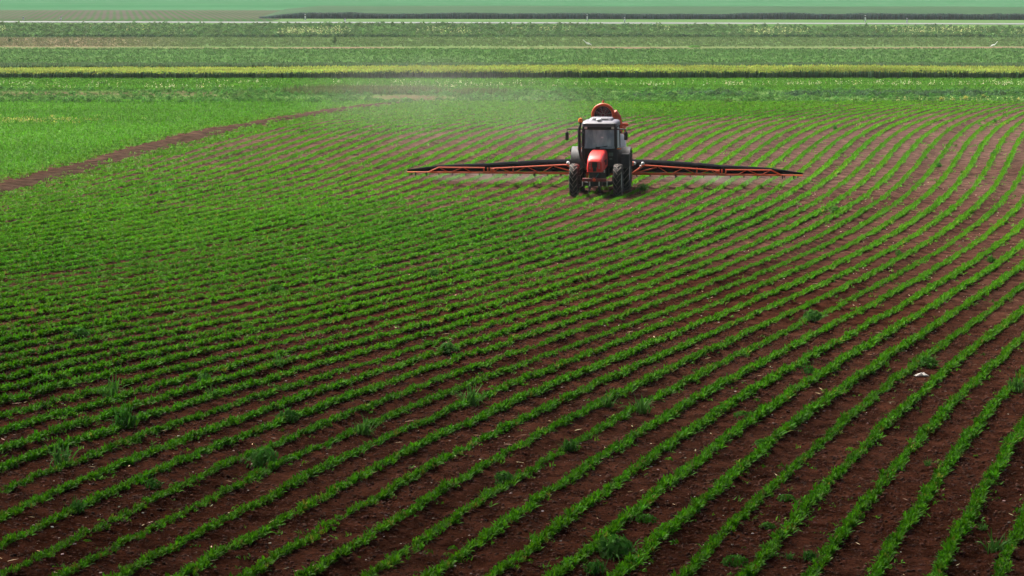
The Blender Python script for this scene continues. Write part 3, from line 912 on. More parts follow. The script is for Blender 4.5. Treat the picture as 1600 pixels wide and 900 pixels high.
m = MB(); m.extr([(-.30, 1.0), (-.27, 1.275), (-.02, 1.30), (.26, 1.275), (.30, 1.0), (.285, 1.0), (.255, 1.26), (0, 1.285), (-.255, 1.26), (-.285, 1.0)], -.69, -.655, 'y')
m.build('nose_trim', simple_mat('pale_red_edge', (.70, .12, .10), .3, vary=.05), hood)
MB().box((.313, -.05, 1.27), (.012, .3, .06), .004).build('air_vent', P_BLK, hood)
MB().box((.308, .5, 1.2), (.012, .5, .2), .004).build('side_grille', P_BLK, hood)
MB().box((.33, -.42, .92), (.05, .05, .1), .015).build('marker_lamp', P_WHT, T)
# radiator panel, front carrier
m = MB(); m.box((-.02, -.58, .80), (.36, .03, .17), .006); m.box((.09, -.60, .79), (.03, .02, .17), .003, Matrix.Rotation(R(35), 3, 'Y'))
m.build('teal_plate', P_TEAL, T)
m = MB(); m.box((0, -.74, .64), (.86, .12, .115), .015).box((0, -.80, .66), (.14, .06, .17), .01)
m.build('front_carrier', P_DRED, T)
MB().lathe([(-.04, .05), (0, .06), (.02, .04)], (0, -.84, .64), 'y', 12).build('towing_pin', P_ORG, T)
for s in (-1, 1):
    MB().tube([(s * .17, -.74, .585), (s * .17, -.72, .40)], .022, 8).build('front_strut', P_LMP, T)
    MB().tube([(s * .44, -.6, .58), (s * .44, -.6, .40)], .02, 8).build('front_strut', P_LMP, T)
m = MB()
for s in (-1, 1): m.box((s * .17, -.66, .36), (.09, .2, .12), .02).tube([(s * .17, -.66, .34), (s * .2, -.7, .22)], .03, 6)
m.box((0, -.35, .5), (.5, .5, .22), .03)
m.build('front_bracket', P_DRK, T)

# cab
CF, CB = 1.28, 2.78      # front and back of the cab
def quad_bar(m, a, b, wx, wy):
    a, b = Vector(a), Vector(b)
    m.loft([[a + Vector((sx * wx, sy * wy, 0)) for sx, sy in ((-1, -1), (1, -1), (1, 1), (-1, 1))], [b + Vector((sx * wx, sy * wy, 0)) for sx, sy in ((-1, -1), (1, -1), (1, 1), (-1, 1))]])
m = MB()
for s in (-1, 1):
    quad_bar(m, (s * .60, CF, 1.02), (s * .575, CF + .10, 2.42), .05, .05)
    quad_bar(m, (s * .62, 2.1, 1.5), (s * .59, 2.1, 2.42), .035, .04)
    quad_bar(m, (s * .62, CB, 1.3), (s * .58, CB - .08, 2.42), .045, .05)
    m.box((s * .60, (CF + CB) / 2, 1.60), (.07, CB - CF, .05), .01)
m.box((0, CF + .0, 1.60), (1.24, .07, .07), .01)
m.box((0, CF + .09, 2.37), (1.1, .07, .12), .01)
m.box((0, CB - .04, 2.38), (1.1, .06, .08), .01)
m.build('cab_frame', P_BLK, T)
m = MB(); m.box((0, CF + .05, 1.27), (1.16, .06, .62), .02); m.box((0, 2.05, .98), (1.22, 1.55, .1), .03)
m.build('cab_floor', P_DRK, T)
MB().box((0, CB - .02, 1.45), (1.1, .05, .5), .02).build('cab_back_panel', P_DRK, T)
m = MB(); m.loft([[(-.55, CF - .01, 1.635), (.55, CF - .01, 1.635), (.55, CF + .012, 1.635), (-.55, CF + .012, 1.635)], [(-.525, CF + .075, 2.32), (.525, CF + .075, 2.32), (.525, CF + .097, 2.32), (-.525, CF + .097, 2.32)]])
ws = m.build('windscreen', P_GLS, T, smooth=False)
m = MB(); m.tube([(-.05, CF - .035, 1.66), (.30, CF - .03, 1.73)], .013, 6).box((-.06, CF - .035, 1.66), (.16, .05, .06), .012).tube([(-.12, CF - .035, 1.69), (.46, CF - .03, 1.69)], .01, 6)
m.build('wiper', P_BLK, ws)
MB().box((.10, CF + .020, 2.03), (.09, .006, .055), .002).build('sticker', P_WHT, ws)
for s in (-1, 1):
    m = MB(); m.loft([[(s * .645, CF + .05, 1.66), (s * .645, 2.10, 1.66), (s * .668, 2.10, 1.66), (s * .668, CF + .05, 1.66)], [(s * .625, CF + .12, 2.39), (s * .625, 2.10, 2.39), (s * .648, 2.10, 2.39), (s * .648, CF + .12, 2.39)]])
    m.build('door_window', P_GLS if s < 0 else (lambda g: g)(simple_mat('sky_painted_side_glass', (.52, .60, .65), .6, vary=.12, scale=3, spec=.05)), T, smooth=False)  # right pane: bright sky reflection painted as a pale matt base colour
    m = MB(); m.loft([[(s * .625, 2.14, 1.63), (s * .625, CB - .06, 1.63), (s * .637, CB - .06, 1.63), (s * .637, 2.14, 1.63)], [(s * .592, 2.14, 2.36), (s * .592, CB - .12, 2.36), (s * .604, CB - .12, 2.36), (s * .604, 2.14, 2.36)]])
    m.build('quarter_window', P_GLS, T, smooth=False)
m = MB(); m.box((0, CB - .05, 2.02), (1.06, .012, .62)); m.build('rear_window', P_GLS, T, smooth=False)
# roof
def rsec(z, hx, y0, y1, rad=.14):
    pts = []
    for cx_, cy_, a0 in ((hx - rad, y0 + rad, -90), (hx - rad, y1 - rad, 0), (-hx + rad, y1 - rad, 90), (-hx + rad, y0 + rad, 180)):
        for k in range(5):
            a = R(a0 + 22.5 * k); pts.append((cx_ + math.cos(a) * rad, cy_ + math.sin(a) * rad, z))
    return pts
m = MB(); m.loft([rsec(2.40, .60, CF - .02, CB + .05), rsec(2.43, .645, CF - .10, CB + .08), rsec(2.54, .645, CF - .10, CB + .08, .16), rsec(2.60, .61, CF - .02, CB + .04, .16), rsec(2.625, .55, CF + .08, CB - .03, .16)])
roof = m.build('roof', P_GRY, T)
m = MB(); m.loft([rsec(2.61, .43, CF + .30, CB - .12, .1), rsec(2.70, .40, CF + .38, CB - .16, .1), rsec(2.72, .36, CF + .43, CB - .2, .1)])
m.build('roof_cowl', P_GRY, roof)
m = MB(); m.loft([rsec(2.70, .30, CF + .36, CF + .9, .05), rsec(2.728, .29, CF + .44, CF + .9, .05)])
m.build('roof_hatch', P_DGRY, roof)
m = MB(); m.lathe([(0, .055), (.03, .055), (.03, .10), (.055, .11), (.09, .09), (.105, .03), (.106, .001)], (-.03, CF + .12, 2.61), 'z', 18)
m.build('dome_antenna', P_WHT, roof)
m = MB(); m.box((0, CF - .06, 2.375), (.86, .06, .09), .012).build('light_bar', P_BLK, roof)
for s in (-1, 1):
    MB().box((s * .49, CF - .075, 2.385), (.10, .07, .085), .015).build('work_light', P_LMP, roof)
MB().tube([(.57, CF - .12, 2.37), (.57, CF - .13, 2.56)], .025, 8).build('roof_handle', P_BLK, roof)
# interior
m = MB(); m.box((0, 2.32, 1.42), (.5, .5, .16), .06).box((0, 2.56, 1.80), (.48, .14, .66), .06)
m.build('seat', P_DGRY, T)
m = MB(); pts = [(math.cos(a) * .19, 1.72 + math.sin(a) * .13, 1.83 + math.sin(a) * .13) for a in [2 * math.pi * k / 20 for k in range(21)]]
m.tube(pts, .016, 8, cap=False).tube([(0, 1.72, 1.83), (0, 1.5, 1.4)], .03, 8).tube([(-.19, 1.72, 1.83), (.19, 1.72, 1.83)], .014, 6)
m.build('steering_wheel', P_BLK, T)
MB().box((0, 1.45, 1.55), (.5, .22, .2), .05).build('dashboard', P_BLK, T)
# rear mudguards
for s in (-1, 1):
    outer, inner = [], []
    for k in range(13):
        a = R(8 + 160 * k / 12)
        outer.append((2.25 - math.cos(a) * .86, RRD + math.sin(a) * .86)); inner.append((2.25 - math.cos(a) * .83, RRD + math.sin(a) * .83))
    m = MB(); m.extr(outer + inner[::-1], s * .60, s * 1.075, 'x')
    sheet = [(2.25 - math.cos(R(8 + 160 * k / 12)) * .84, RRD + math.sin(R(8 + 160 * k / 12)) * .84) for k in range(13)]
    m.extr(sheet, s * .60, s * .62, 'x')
    fen = m.build('mudguard', P_FEN, T)
    MB().box((s * 1.10, 1.9, 1.52), (.05, .06, .13), .012).build('tail_lamp', P_BLK, fen)
    MB().box((s * .72, CF - .02, 1.63), (.16, .06, .05), .012).build('indicator', P_AMB, T)
MB().box((.95, 1.36, 1.2), (.3, .25, .5), .04).build('step_box', P_FEN, T)
m = MB(); m.box((.42, CF - .02, 1.42), (.16, .03, .13), .01).box((.42, CF - .02, 1.26), (.1, .03, .06), .01); m.build('fuse_cover', simple_mat('green_grey_panel', (.10, .16, .14), .4), T)
# exhaust, beacon, mirrors
m = MB(); m.tube([(-.40, .85, 1.0), (-.52, .90, 1.08), (-.64, 1.0, 1.3), (-.70, 1.05, 1.6), (-.72, 1.08, 2.30), (-.70, 1.08, 2.42), (-.66, 1.06, 2.50), (-.67, 1.05, 2.58)], [.045, .05, .055, .06, .06, .05, .035, .03], 12)
m.tube([(-.71, 1.08, 1.7), (-.60, 1.25, 1.7)], .02, 6).tube([(-.71, 1.08, 2.2), (-.58, 1.3, 2.2)], .02, 6)
m.build('exhaust_pipe', P_BLK, T)
m = MB(); m.lathe([(0, .06), (.02, .082), (.12, .08), (.16, .055), (.175, .002)], (-.67, 1.05, 2.58), 'z', 16)
b_ = m.build('beacon', P_AMB, T)
MB().lathe([(-.03, .05), (-.03, .075), (.015, .075), (.015, .05)], (-.67, 1.05, 2.58), 'z', 14).build('beacon_base', P_BLK, b_)
for s, xm, zm in ((-1, -1.17, 2.08), (1, .97, 2.1)):
    m = MB(); m.box((xm, 1.18, zm), (.13, .07, .30), .03)
    mi_ = m.build('mirror', P_BLK, T)
    m = MB(); m.tube([(s * .58, CF + .05, 2.33), (s * .75, CF - .08, 2.34), (xm, 1.18, 2.34), (xm, 1.18, zm + .1)], .024, 8)
    m.build('mirror_arm', P_BLK, mi_)
    MB().box((xm, 1.217, zm), (.11, .006, .26), .002).build('mirror_glass', P_LMP, mi_)

# ------------------------------------------------------------------ mounted boom sprayer behind the tractor
by = 4.2
sx_, sy_ = TX - math.sin(YAW) * by, TY + math.cos(YAW) * by
S = thing('boom_sprayer', 'orange boom sprayer with long black air sleeves carried behind the red tractor', 'sprayer', (sx_, sy_, 0.0), YAW)
m = MB()
tk = lambda z, hx, hy, r: [(p[0], p[1], z) for p in rsec(z, hx, -.85 - 0, -.85 + 2 * hy, r)]
m.loft([tk(.75, .60, .34, .15), tk(.82, .74, .40, .18), tk(1.3, .78, .43, .18), tk(1.85, .76, .42, .2), tk(2.02, .66, .36, .2), tk(2.06, .5, .28, .15)])
tank = m.build('tank', P_TNK, S)
MB().lathe([(0, .17), (.06, .17), (.08, .14), (.082, .002)], (.45, -.5, 2.05), 'z', 18).build('tank_lid', P_BLK, tank)
m = MB()
for s in (-1, 1):
    m.box((s * .70, .0, 1.05), (.09, .09, 1.5), .01).tube([(s * .70, -.9, .7), (s * .70, .1, .7)], .045, 8)
    m.tube([(s * .7, 0, 1.5), (s * 1.0, 0, .88)], .035, 8)
m.box((0, .0, .62), (1.5, .10, .10), .01).box((0, .0, 1.75), (1.5, .09, .09), .01).box((0, -.1, .5), (1.5, .1, .1), .01)
m.box((.72, -.3, 2.36), (.26, .1, .12), .02).tube([(.72, -.3, 2.3), (.7, 0, 1.75)], .03, 8)
m.tube([(.62, -.5, 2.15), (.72, -.42, 2.3)], .03, 8)
m.build('frame', P_ORG, S)
# axial fan above the tank
fz_, fy_ = 2.73, -.55
m = MB(); m.lathe([(0, .33), (-.03, .36), (-.06, .385), (-.06, .415), (-.02, .43), (.08, .42), (.10, .40), (.52, .40), (.55, .36), (.50, .35), (.1, .345), (0, .33)], (-.07, fy_, fz_), 'y', 40)
fan = m.build('fan_housing', simple_mat('dark_fan_casing', (.05, .022, .018), .6, vary=.3), S)
ring = [(-.07 + math.cos(a) * .385, fy_ - .06, fz_ + math.sin(a) * .385) for a in [2 * math.pi * k / 40 for k in range(41)]]
MB().tube(ring, .058, 10, cap=False).build('fan_ring', P_ORG, fan)
MB().lathe([(.34, .002), (.34, .36), (.36, .36), (.36, .002)], (-.07, fy_, fz_), 'y', 32).build('fan_back_plate', bpy.data.materials['dark_fan_casing'], fan)
m = MB()
for rad in (.08, .14, .20, .26, .32):
    m.tube([(-.07 + math.cos(a) * rad, fy_ - .05, fz_ + math.sin(a) * rad) for a in [2 * math.pi * k / 28 for k in range(29)]], .005, 5, cap=False)
for k in range(8):
    a = 2 * math.pi * (k + .33) / 8
    m.tube([(-.07 + math.cos(a) * .05, fy_ - .055, fz_ + math.sin(a) * .05), (-.07 + math.cos(a) * .37, fy_ - .055, fz_ + math.sin(a) * .37)], .009, 5)
m.build('fan_guard', P_MET, fan)
m = MB(); m.lathe([(-.03, .002), (-.03, .055), (.2, .075)], (-.07, fy_, fz_), 'y', 14)
for k in range(9):
    a = 2 * math.pi * k / 9
    m.box((-.07 + math.cos(a) * .2, fy_ + .1, fz_ + math.sin(a) * .2), (.26, .02, .1), .004, Matrix.Rotation(-a, 3, 'Y') @ Matrix.Rotation(R(30), 3, 'X'))
m.build('fan_blades', P_DRED, fan)
m = MB(); m.tube([(.30, fy_ + .2, fz_ + .1), (.42, fy_ + .25, fz_ - .1), (.46, fy_ + .35, fz_ - .45), (.4, fy_ + .5, fz_ - 1.0), (.2, 0, 1.3)], [.14, .17, .18, .18, .2], 14)
m.build('air_duct', P_ORG, S)
MB().lathe([(0, .05), (.02, .05), (.1, .01)], (-.07, fy_, fz_ + .46), 'z', 8).build('fan_bracket', P_ORG, fan)
# boom wings
def wing(s):
    L = 7.32
    inner = .95
    jx, vx = 4.35, 3.40
    zb = .50
    m = MB()
    tb = lambda a, b, r=.034: m.tube([a, b], r, 6)
    def topz(x): return np.interp(x, [.95, jx - .1], [.86, .66])
    tb((s * inner, 0, zb), (s * (jx - .08), 0, zb)); tb((s * (jx + .08), 0, zb), (s * L, 0, zb), .03)
    tb((s * 1.36, 0, topz(1.36)), (s * (jx - .1), 0, topz(jx - .1)), .03)
    tb((s * inner, 0, zb), (s * 1.42, 0, topz(1.42)), .045)
    tb((s * (inner + .1), 0, zb + .03), (s * 1.9, 0, topz(1.9) - .04), .022)
    tb((s * vx, 0, zb), (s * vx, 0, topz(vx) + .04), .028)
    zig = [1.9, 2.4, 2.9, vx, 3.9, jx - .15]
    for i in range(len(zig) - 1):
        a, b = zig[i], zig[i + 1]
        z0 = topz(a) if i % 2 == 0 else zb; z1 = zb if i % 2 == 0 else topz(b)
        tb((s * a, 0, z0), (s * b, 0, z1), .016)
    # fold joint
    for dx_ in (-.12, -.02, .10):
        tb((s * (jx + dx_), -.03, zb - .03), (s * (jx + dx_ + .04 * (dx_ > 0)), -.03, .70), .026)
    m.box((s * (jx - .2), -.03, .6), (.12, .08, .12), .01); m.box((s * (jx + .02), -.02, .5), (.3, .08, .07), .01)
    # outer section
    zo = .69; xe = 6.15
    tb((s * (jx + .1), 0, zo), (s * xe, 0, zo), .026); tb((s * xe, 0, zo), (s * 6.55, 0, zb), .028)
    zig = [jx + .12, 5.0, 5.55, xe - .05, 6.5]
    zz = [zb, zb, zo, zb, zo]
    pts = [(jx + .55, zb), (5.25, zo), (5.75, zb), (xe, zo)]
    for (a, z0), (b, z1) in zip(pts, pts[1:]): tb((s * a, 0, z0), (s * b, 0, z1), .015)
    # second chord at the back keeps the truss a real three-dimensional lattice
    tb((s * 1.0, .28, zb + .02), (s * 6.5, .22, zb + .02), .022)
    for x in np.arange(1.2, 6.4, .65): tb((s * x, 0, zb), (s * (x + .2), .26, zb + .02), .012)
    wing_o = m.build('boom_wing', P_ORG, S)
    # inflated air sleeve, fat near the tractor and thin at the tip
    xs_ = [.55, .9, 1.6, 2.4, 3.15, 3.3, 3.45, 4.2, 4.35, 4.5, 5.3, 6.05, 6.6, 7.0, 7.28, 7.33]
    tz = [1.03, 1.035, 1.02, .99, .945, .915, .93, .86, .84, .845, .81, .77, .70, .64, .60, .57]
    bz = [.55] * 9 + [.54] * 3 + [.535, .53, .53, .545]
    rings = []
    for x, a, b in zip(xs_, tz, bz):
        hh = (a - b) / 2; cz = (a + b) / 2; hw = min(.24, hh * 1.0) + .01
        rings.append([(s * x, .07 + hw + math.cos(q) * hw, cz + math.copysign(abs(math.sin(q)) ** .85, math.sin(q)) * hh) for q in [2 * math.pi * k / 18 for k in range(18)]])
    MB().loft(rings).build('air_sleeve', P_SLV, wing_o)
    m = MB(); m.ball((s * 1.38, -.04, .90), .065, n=12).ball((s * 1.30, -.05, .80), .045, n=10)
    m.build('hydraulic_cap', P_WHT, wing_o)
    for x in np.arange(1.15, 7.2, .5):
        m = MB(); m.tube([(s * x, .05, zb - .01), (s * x, .05, zb - .08)], [.028, .02], 8).tube([(s * x, .05, zb - .08), (s * x, .05, zb - .11)], [.012, .022], 8)
        m.build('nozzle', P_BLK, wing_o)
    for x in (2.6, 6.58, 7.0):
        MB().tube([(s * x, -.02, zb), (s * x, -.02, zb - .13)], [.03, .022], 8).build('nozzle_bracket', P_BLK, wing_o)
    wing_o.scale = (1.03 if s < 0 else 1.0, 1, 1)
    return wing_o
wing(-1); wing(1)
m = MB(); m.tube([(.75, -.12, .90), (1.05, -.12, .90)], .085, 12); m.build('hydraulic_cylinder', P_ORG, S)
MB().ball((1.08, -.12, .91), .06, n=10).build('cylinder_cap', P_WHT, S)
m = MB(); m.box((0, .12, .8), (1.3, .3, .5), .05).build('boom_carrier', P_DRK, S)
m = MB(); m.tube([(-.4, -1.3, .75), (-.4, -.3, .75)], .04, 8).tube([(.4, -1.3, .75), (.4, -.3, .75)], .04, 8).tube([(0, -1.4, 1.15), (0, -.3, 1.5)], .035, 8).build('hitch_linkage', P_DRK, S)

# ------------------------------------------------------------------ spray drift (real fog, thin)
def fog(name, V, F, label, dens, scale, zfade=None, col=(.97, .95, .92)):
    m = bpy.data.materials.new(name); m.use_nodes = True
    nt = m.node_tree; N = nt.nodes; L = nt.links
    N.remove(N['Principled BSDF'])
    pv = N.new('ShaderNodeVolumePrincipled'); pv.inputs['Color'].default_value = (*col, 1)
    pv.inputs['Anisotropy'].default_value = .2
    tc = N.new('ShaderNodeTexCoord'); nz = N.new('ShaderNodeTexNoise'); nz.inputs['Scale'].default_value = scale; nz.inputs['Detail'].default_value = 2
    L.new(tc.outputs['Object'], nz.inputs['Vector'])
    mr = N.new('ShaderNodeMapRange'); mr.inputs[1].default_value = .38; mr.inputs[2].default_value = .68; mr.inputs[3].default_value = .15 * dens; mr.inputs[4].default_value = 1.7 * dens
    L.new(nz.outputs['Fac'], mr.inputs[0])
    # thins out towards the edge of the cloud (generated box coordinates, 0..1)
    mp = N.new('ShaderNodeVectorMath'); mp.operation = 'SUBTRACT'; mp.inputs[1].default_value = (.5, .5, zfade if zfade is not None else .5)
    L.new(tc.outputs['Generated'], mp.inputs[0])
    ln = N.new('ShaderNodeVectorMath'); ln.operation = 'LENGTH'; L.new(mp.outputs[0], ln.inputs[0])
    fr = N.new('ShaderNodeMapRange'); fr.interpolation_type = 'SMOOTHSTEP'; fr.inputs[1].default_value = .12; fr.inputs[2].default_value = .5; fr.inputs[3].default_value = 1; fr.inputs[4].default_value = 0
    L.new(ln.outputs['Value'], fr.inputs[0])
    mu = N.new('ShaderNodeMath'); mu.operation = 'MULTIPLY'; L.new(mr.outputs[0], mu.inputs[0]); L.new(fr.outputs[0], mu.inputs[1])
    L.new(mu.outputs[0], pv.inputs['Density'])
    L.new(pv.outputs[0], N['Material Output'].inputs['Volume'])
    me = bpy.data.meshes.new(name); me.from_pydata(V, [], F); me.update(); me.materials.append(m)
    o = bpy.data.objects.new(name, me); COL.objects.link(o)
    return tag(o, label, 'mist', kind='stuff')
def fog_box(x0, x1, y0, y1, z0, z1):
    V = [(x, y, z) for z in (z0, z1) for y in (y0, y1) for x in (x0, x1)]
    return V, [(0, 2, 3, 1), (4, 5, 7, 6), (0, 1, 5, 4), (2, 6, 7, 3), (0, 4, 6, 2), (1, 3, 7, 5)]
ca_, sa_ = math.cos(YAW), math.sin(YAW)
for s in (-1, 1):
    V, F = fog_box(*(sorted((s * .8, s * 8.2))), -1.0, 1.5, .06, .62)
    o = fog('spray_mist', V, F, 'thin white spray drifting under the %s boom wing' % ('left' if s < 0 else 'right'), 0.09, .8, .5)
    o.location = (sx_, sy_, 0); o.rotation_euler = (0, 0, YAW)
V, F = fog_box(-12, 6.5, -30, 44, .06, 5.0)
o = fog('drift_mist', V, F, 'faint pale cloud of spray drifting over the rows behind the tractor', 0.003, .22, .35)
o.location = (.2, TY + 29, 0); o.rotation_euler = (0, 0, R(6))

# ------------------------------------------------------------------ haze (clear air thickening with distance)
def haze_box():
    V, F = fog_box(-1000, 1000, -40, 5200, -1.2, 10)
    m = bpy.data.materials.new('haze'); m.use_nodes = True
    nt = m.node_tree; nt.nodes.remove(nt.nodes['Principled BSDF'])
    pv = nt.nodes.new('ShaderNodeVolumePrincipled')
    pv.inputs['Color'].default_value = (.80, .92, .90, 1); pv.inputs['Density'].default_value = 0.00014
    nt.links.new(pv.outputs[0], nt.nodes['Material Output'].inputs['Volume'])
    me = bpy.data.meshes.new('haze'); me.from_pydata(V, [], F); me.update(); me.materials.append(m)
    o = bpy.data.objects.new('haze', me); COL.objects.link(o)
    tag(o, 'pale haze in the air over the whole plain', 'haze', kind='stuff')
haze_box()

# ------------------------------------------------------------------ an added cloud-shaped sun blocker, out of view, made to darken the near rows
def cloud():
    H = 130.0
    k = H / math.tan(R(SUN_EL))
    ox, oy = k * math.sin(R(SUN_AZ)), k * math.cos(R(SUN_AZ))
    xs = np.linspace(-260, 260, 80); ys = np.linspace(-220, 54, 60)
    X, Y = np.meshgrid(xs, ys)
    u = np.abs(X) / 260; v = np.clip((Y - (54 - 60)) / 60, 0, 1); v2 = np.clip((-160 - Y) / 60, 0, 1)
    th = 26 * np.sqrt(np.clip(1 - np.maximum(np.maximum(u ** 6, v ** 3), v2 ** 3), 0, 1)) + .2
    top = H + th * (.6 + 1.1 * fbm(X, Y, 45, 95, 3)); bot = H - .25 * th * (.6 + .8 * fbm(X, Y, 30, 96, 3))
    edge = 10 * (fbm(X, Y, 40, 97, 2) - .5) * v
    V = np.concatenate([np.stack([X + ox, Y + oy + edge, z], 2).reshape(-1, 3) for z in (top, bot)])
    nx, ny = len(xs), len(ys)
    i = (np.arange(ny - 1)[:, None] * nx + np.arange(nx - 1)[None])
    Ft = np.stack([i, i + 1, i + 1 + nx, i + nx], 2).reshape(-1, 4); Fb = Ft[:, ::-1] + nx * ny
    ring = np.concatenate([np.arange(nx), np.arange(1, ny) * nx + nx - 1, (ny - 1) * nx + np.arange(nx - 2, -1, -1), np.arange(ny - 2, 0, -1) * nx])
    n2 = np.roll(ring, -1)
    Fs = np.stack([ring, ring + nx * ny, n2 + nx * ny, n2], 1)
    m = simple_mat('sun_blocker_white', (.85, .86, .88), 1.0, vary=.03, scale=.05, spec=0)
    tag(link_mesh('cloud', V, np.concatenate([Ft, Fb, Fs]), m, smooth=True), kind='structure')  # unseen body, added only for the shade it throws
cloud()

# ------------------------------------------------------------------ single plants standing out of the rows
rr = random.Random(31)
def weed_mesh(kind, r):
    if kind == 'grassy':            # coarse grass clump with arching blades
        V, F, T = tuft(4, 46, r, (.35, .75), (.022, .04), (42, 86), (.25, .75), .11)
    elif kind == 'leafy':           # dense broad-leaved bush
        V, F, T = broad(60, r, .27, .26, .06)
        V2, F2, T2 = tuft(4, 60, r, (.25, .58), (.02, .034), (42, 86), (.2, .7), .12)
        F = np.concatenate([F, F2 + len(V)]); V = np.concatenate([V, V2]); T = np.concatenate([T, T2])
    elif kind == 'low':             # flat rosette patch
        V, F, T = broad(150, r, .36, .15, .06)
    else:                           # mixed patch: grass over leaves
        V, F, T = broad(130, r, .34, .24, .07)
        V2, F2, T2 = tuft(4, 34, r, (.3, .6), (.02, .034), (40, 80), (.3, .8), .12)
        F = np.concatenate([F, F2 + len(V)]); V = np.concatenate([V, V2]); T = np.concatenate([T, T2])
    return V, F, T
WCOL = {'grassy': (.058, .17, .022), 'leafy': (.036, .135, .012), 'low': (.048, .16, .010), 'mixed': (.055, .17, .020)}
protos = {}
for k in WCOL:
    protos[k] = []
    for q in range(3):
        V, F, T = weed_mesh(k, rr)
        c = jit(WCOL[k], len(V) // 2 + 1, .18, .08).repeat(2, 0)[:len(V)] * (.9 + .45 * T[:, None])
        me_o = link_mesh('weed_clump', V, F, M['leaf'], tint=c)
        protos[k].append(me_o.data); bpy.data.objects.remove(me_o)
used_proto = set()
def weed(x, y, px, kind, label, name='weed_clump', cat='weed', group='weeds standing out among the maize rows', flat=1.3):
    gx, gy = ground_at(x, y + px * .22); gx = float(gx); gy = float(gy)
    me = protos[kind][rr.randrange(3)]
    o = bpy.data.objects.new(name, me); COL.objects.link(o)
    d = math.hypot(gy, CAM_H)
    s = px / (FPX / d) / .70
    o.scale = (s, s, s * flat); o.rotation_euler = (0, 0, rr.random() * 6.28)
    o.location = (gx, gy, float(field_z(np.array([gx]), np.array([gy]))[0]) - .01)
    return tag(o, label, cat, group)
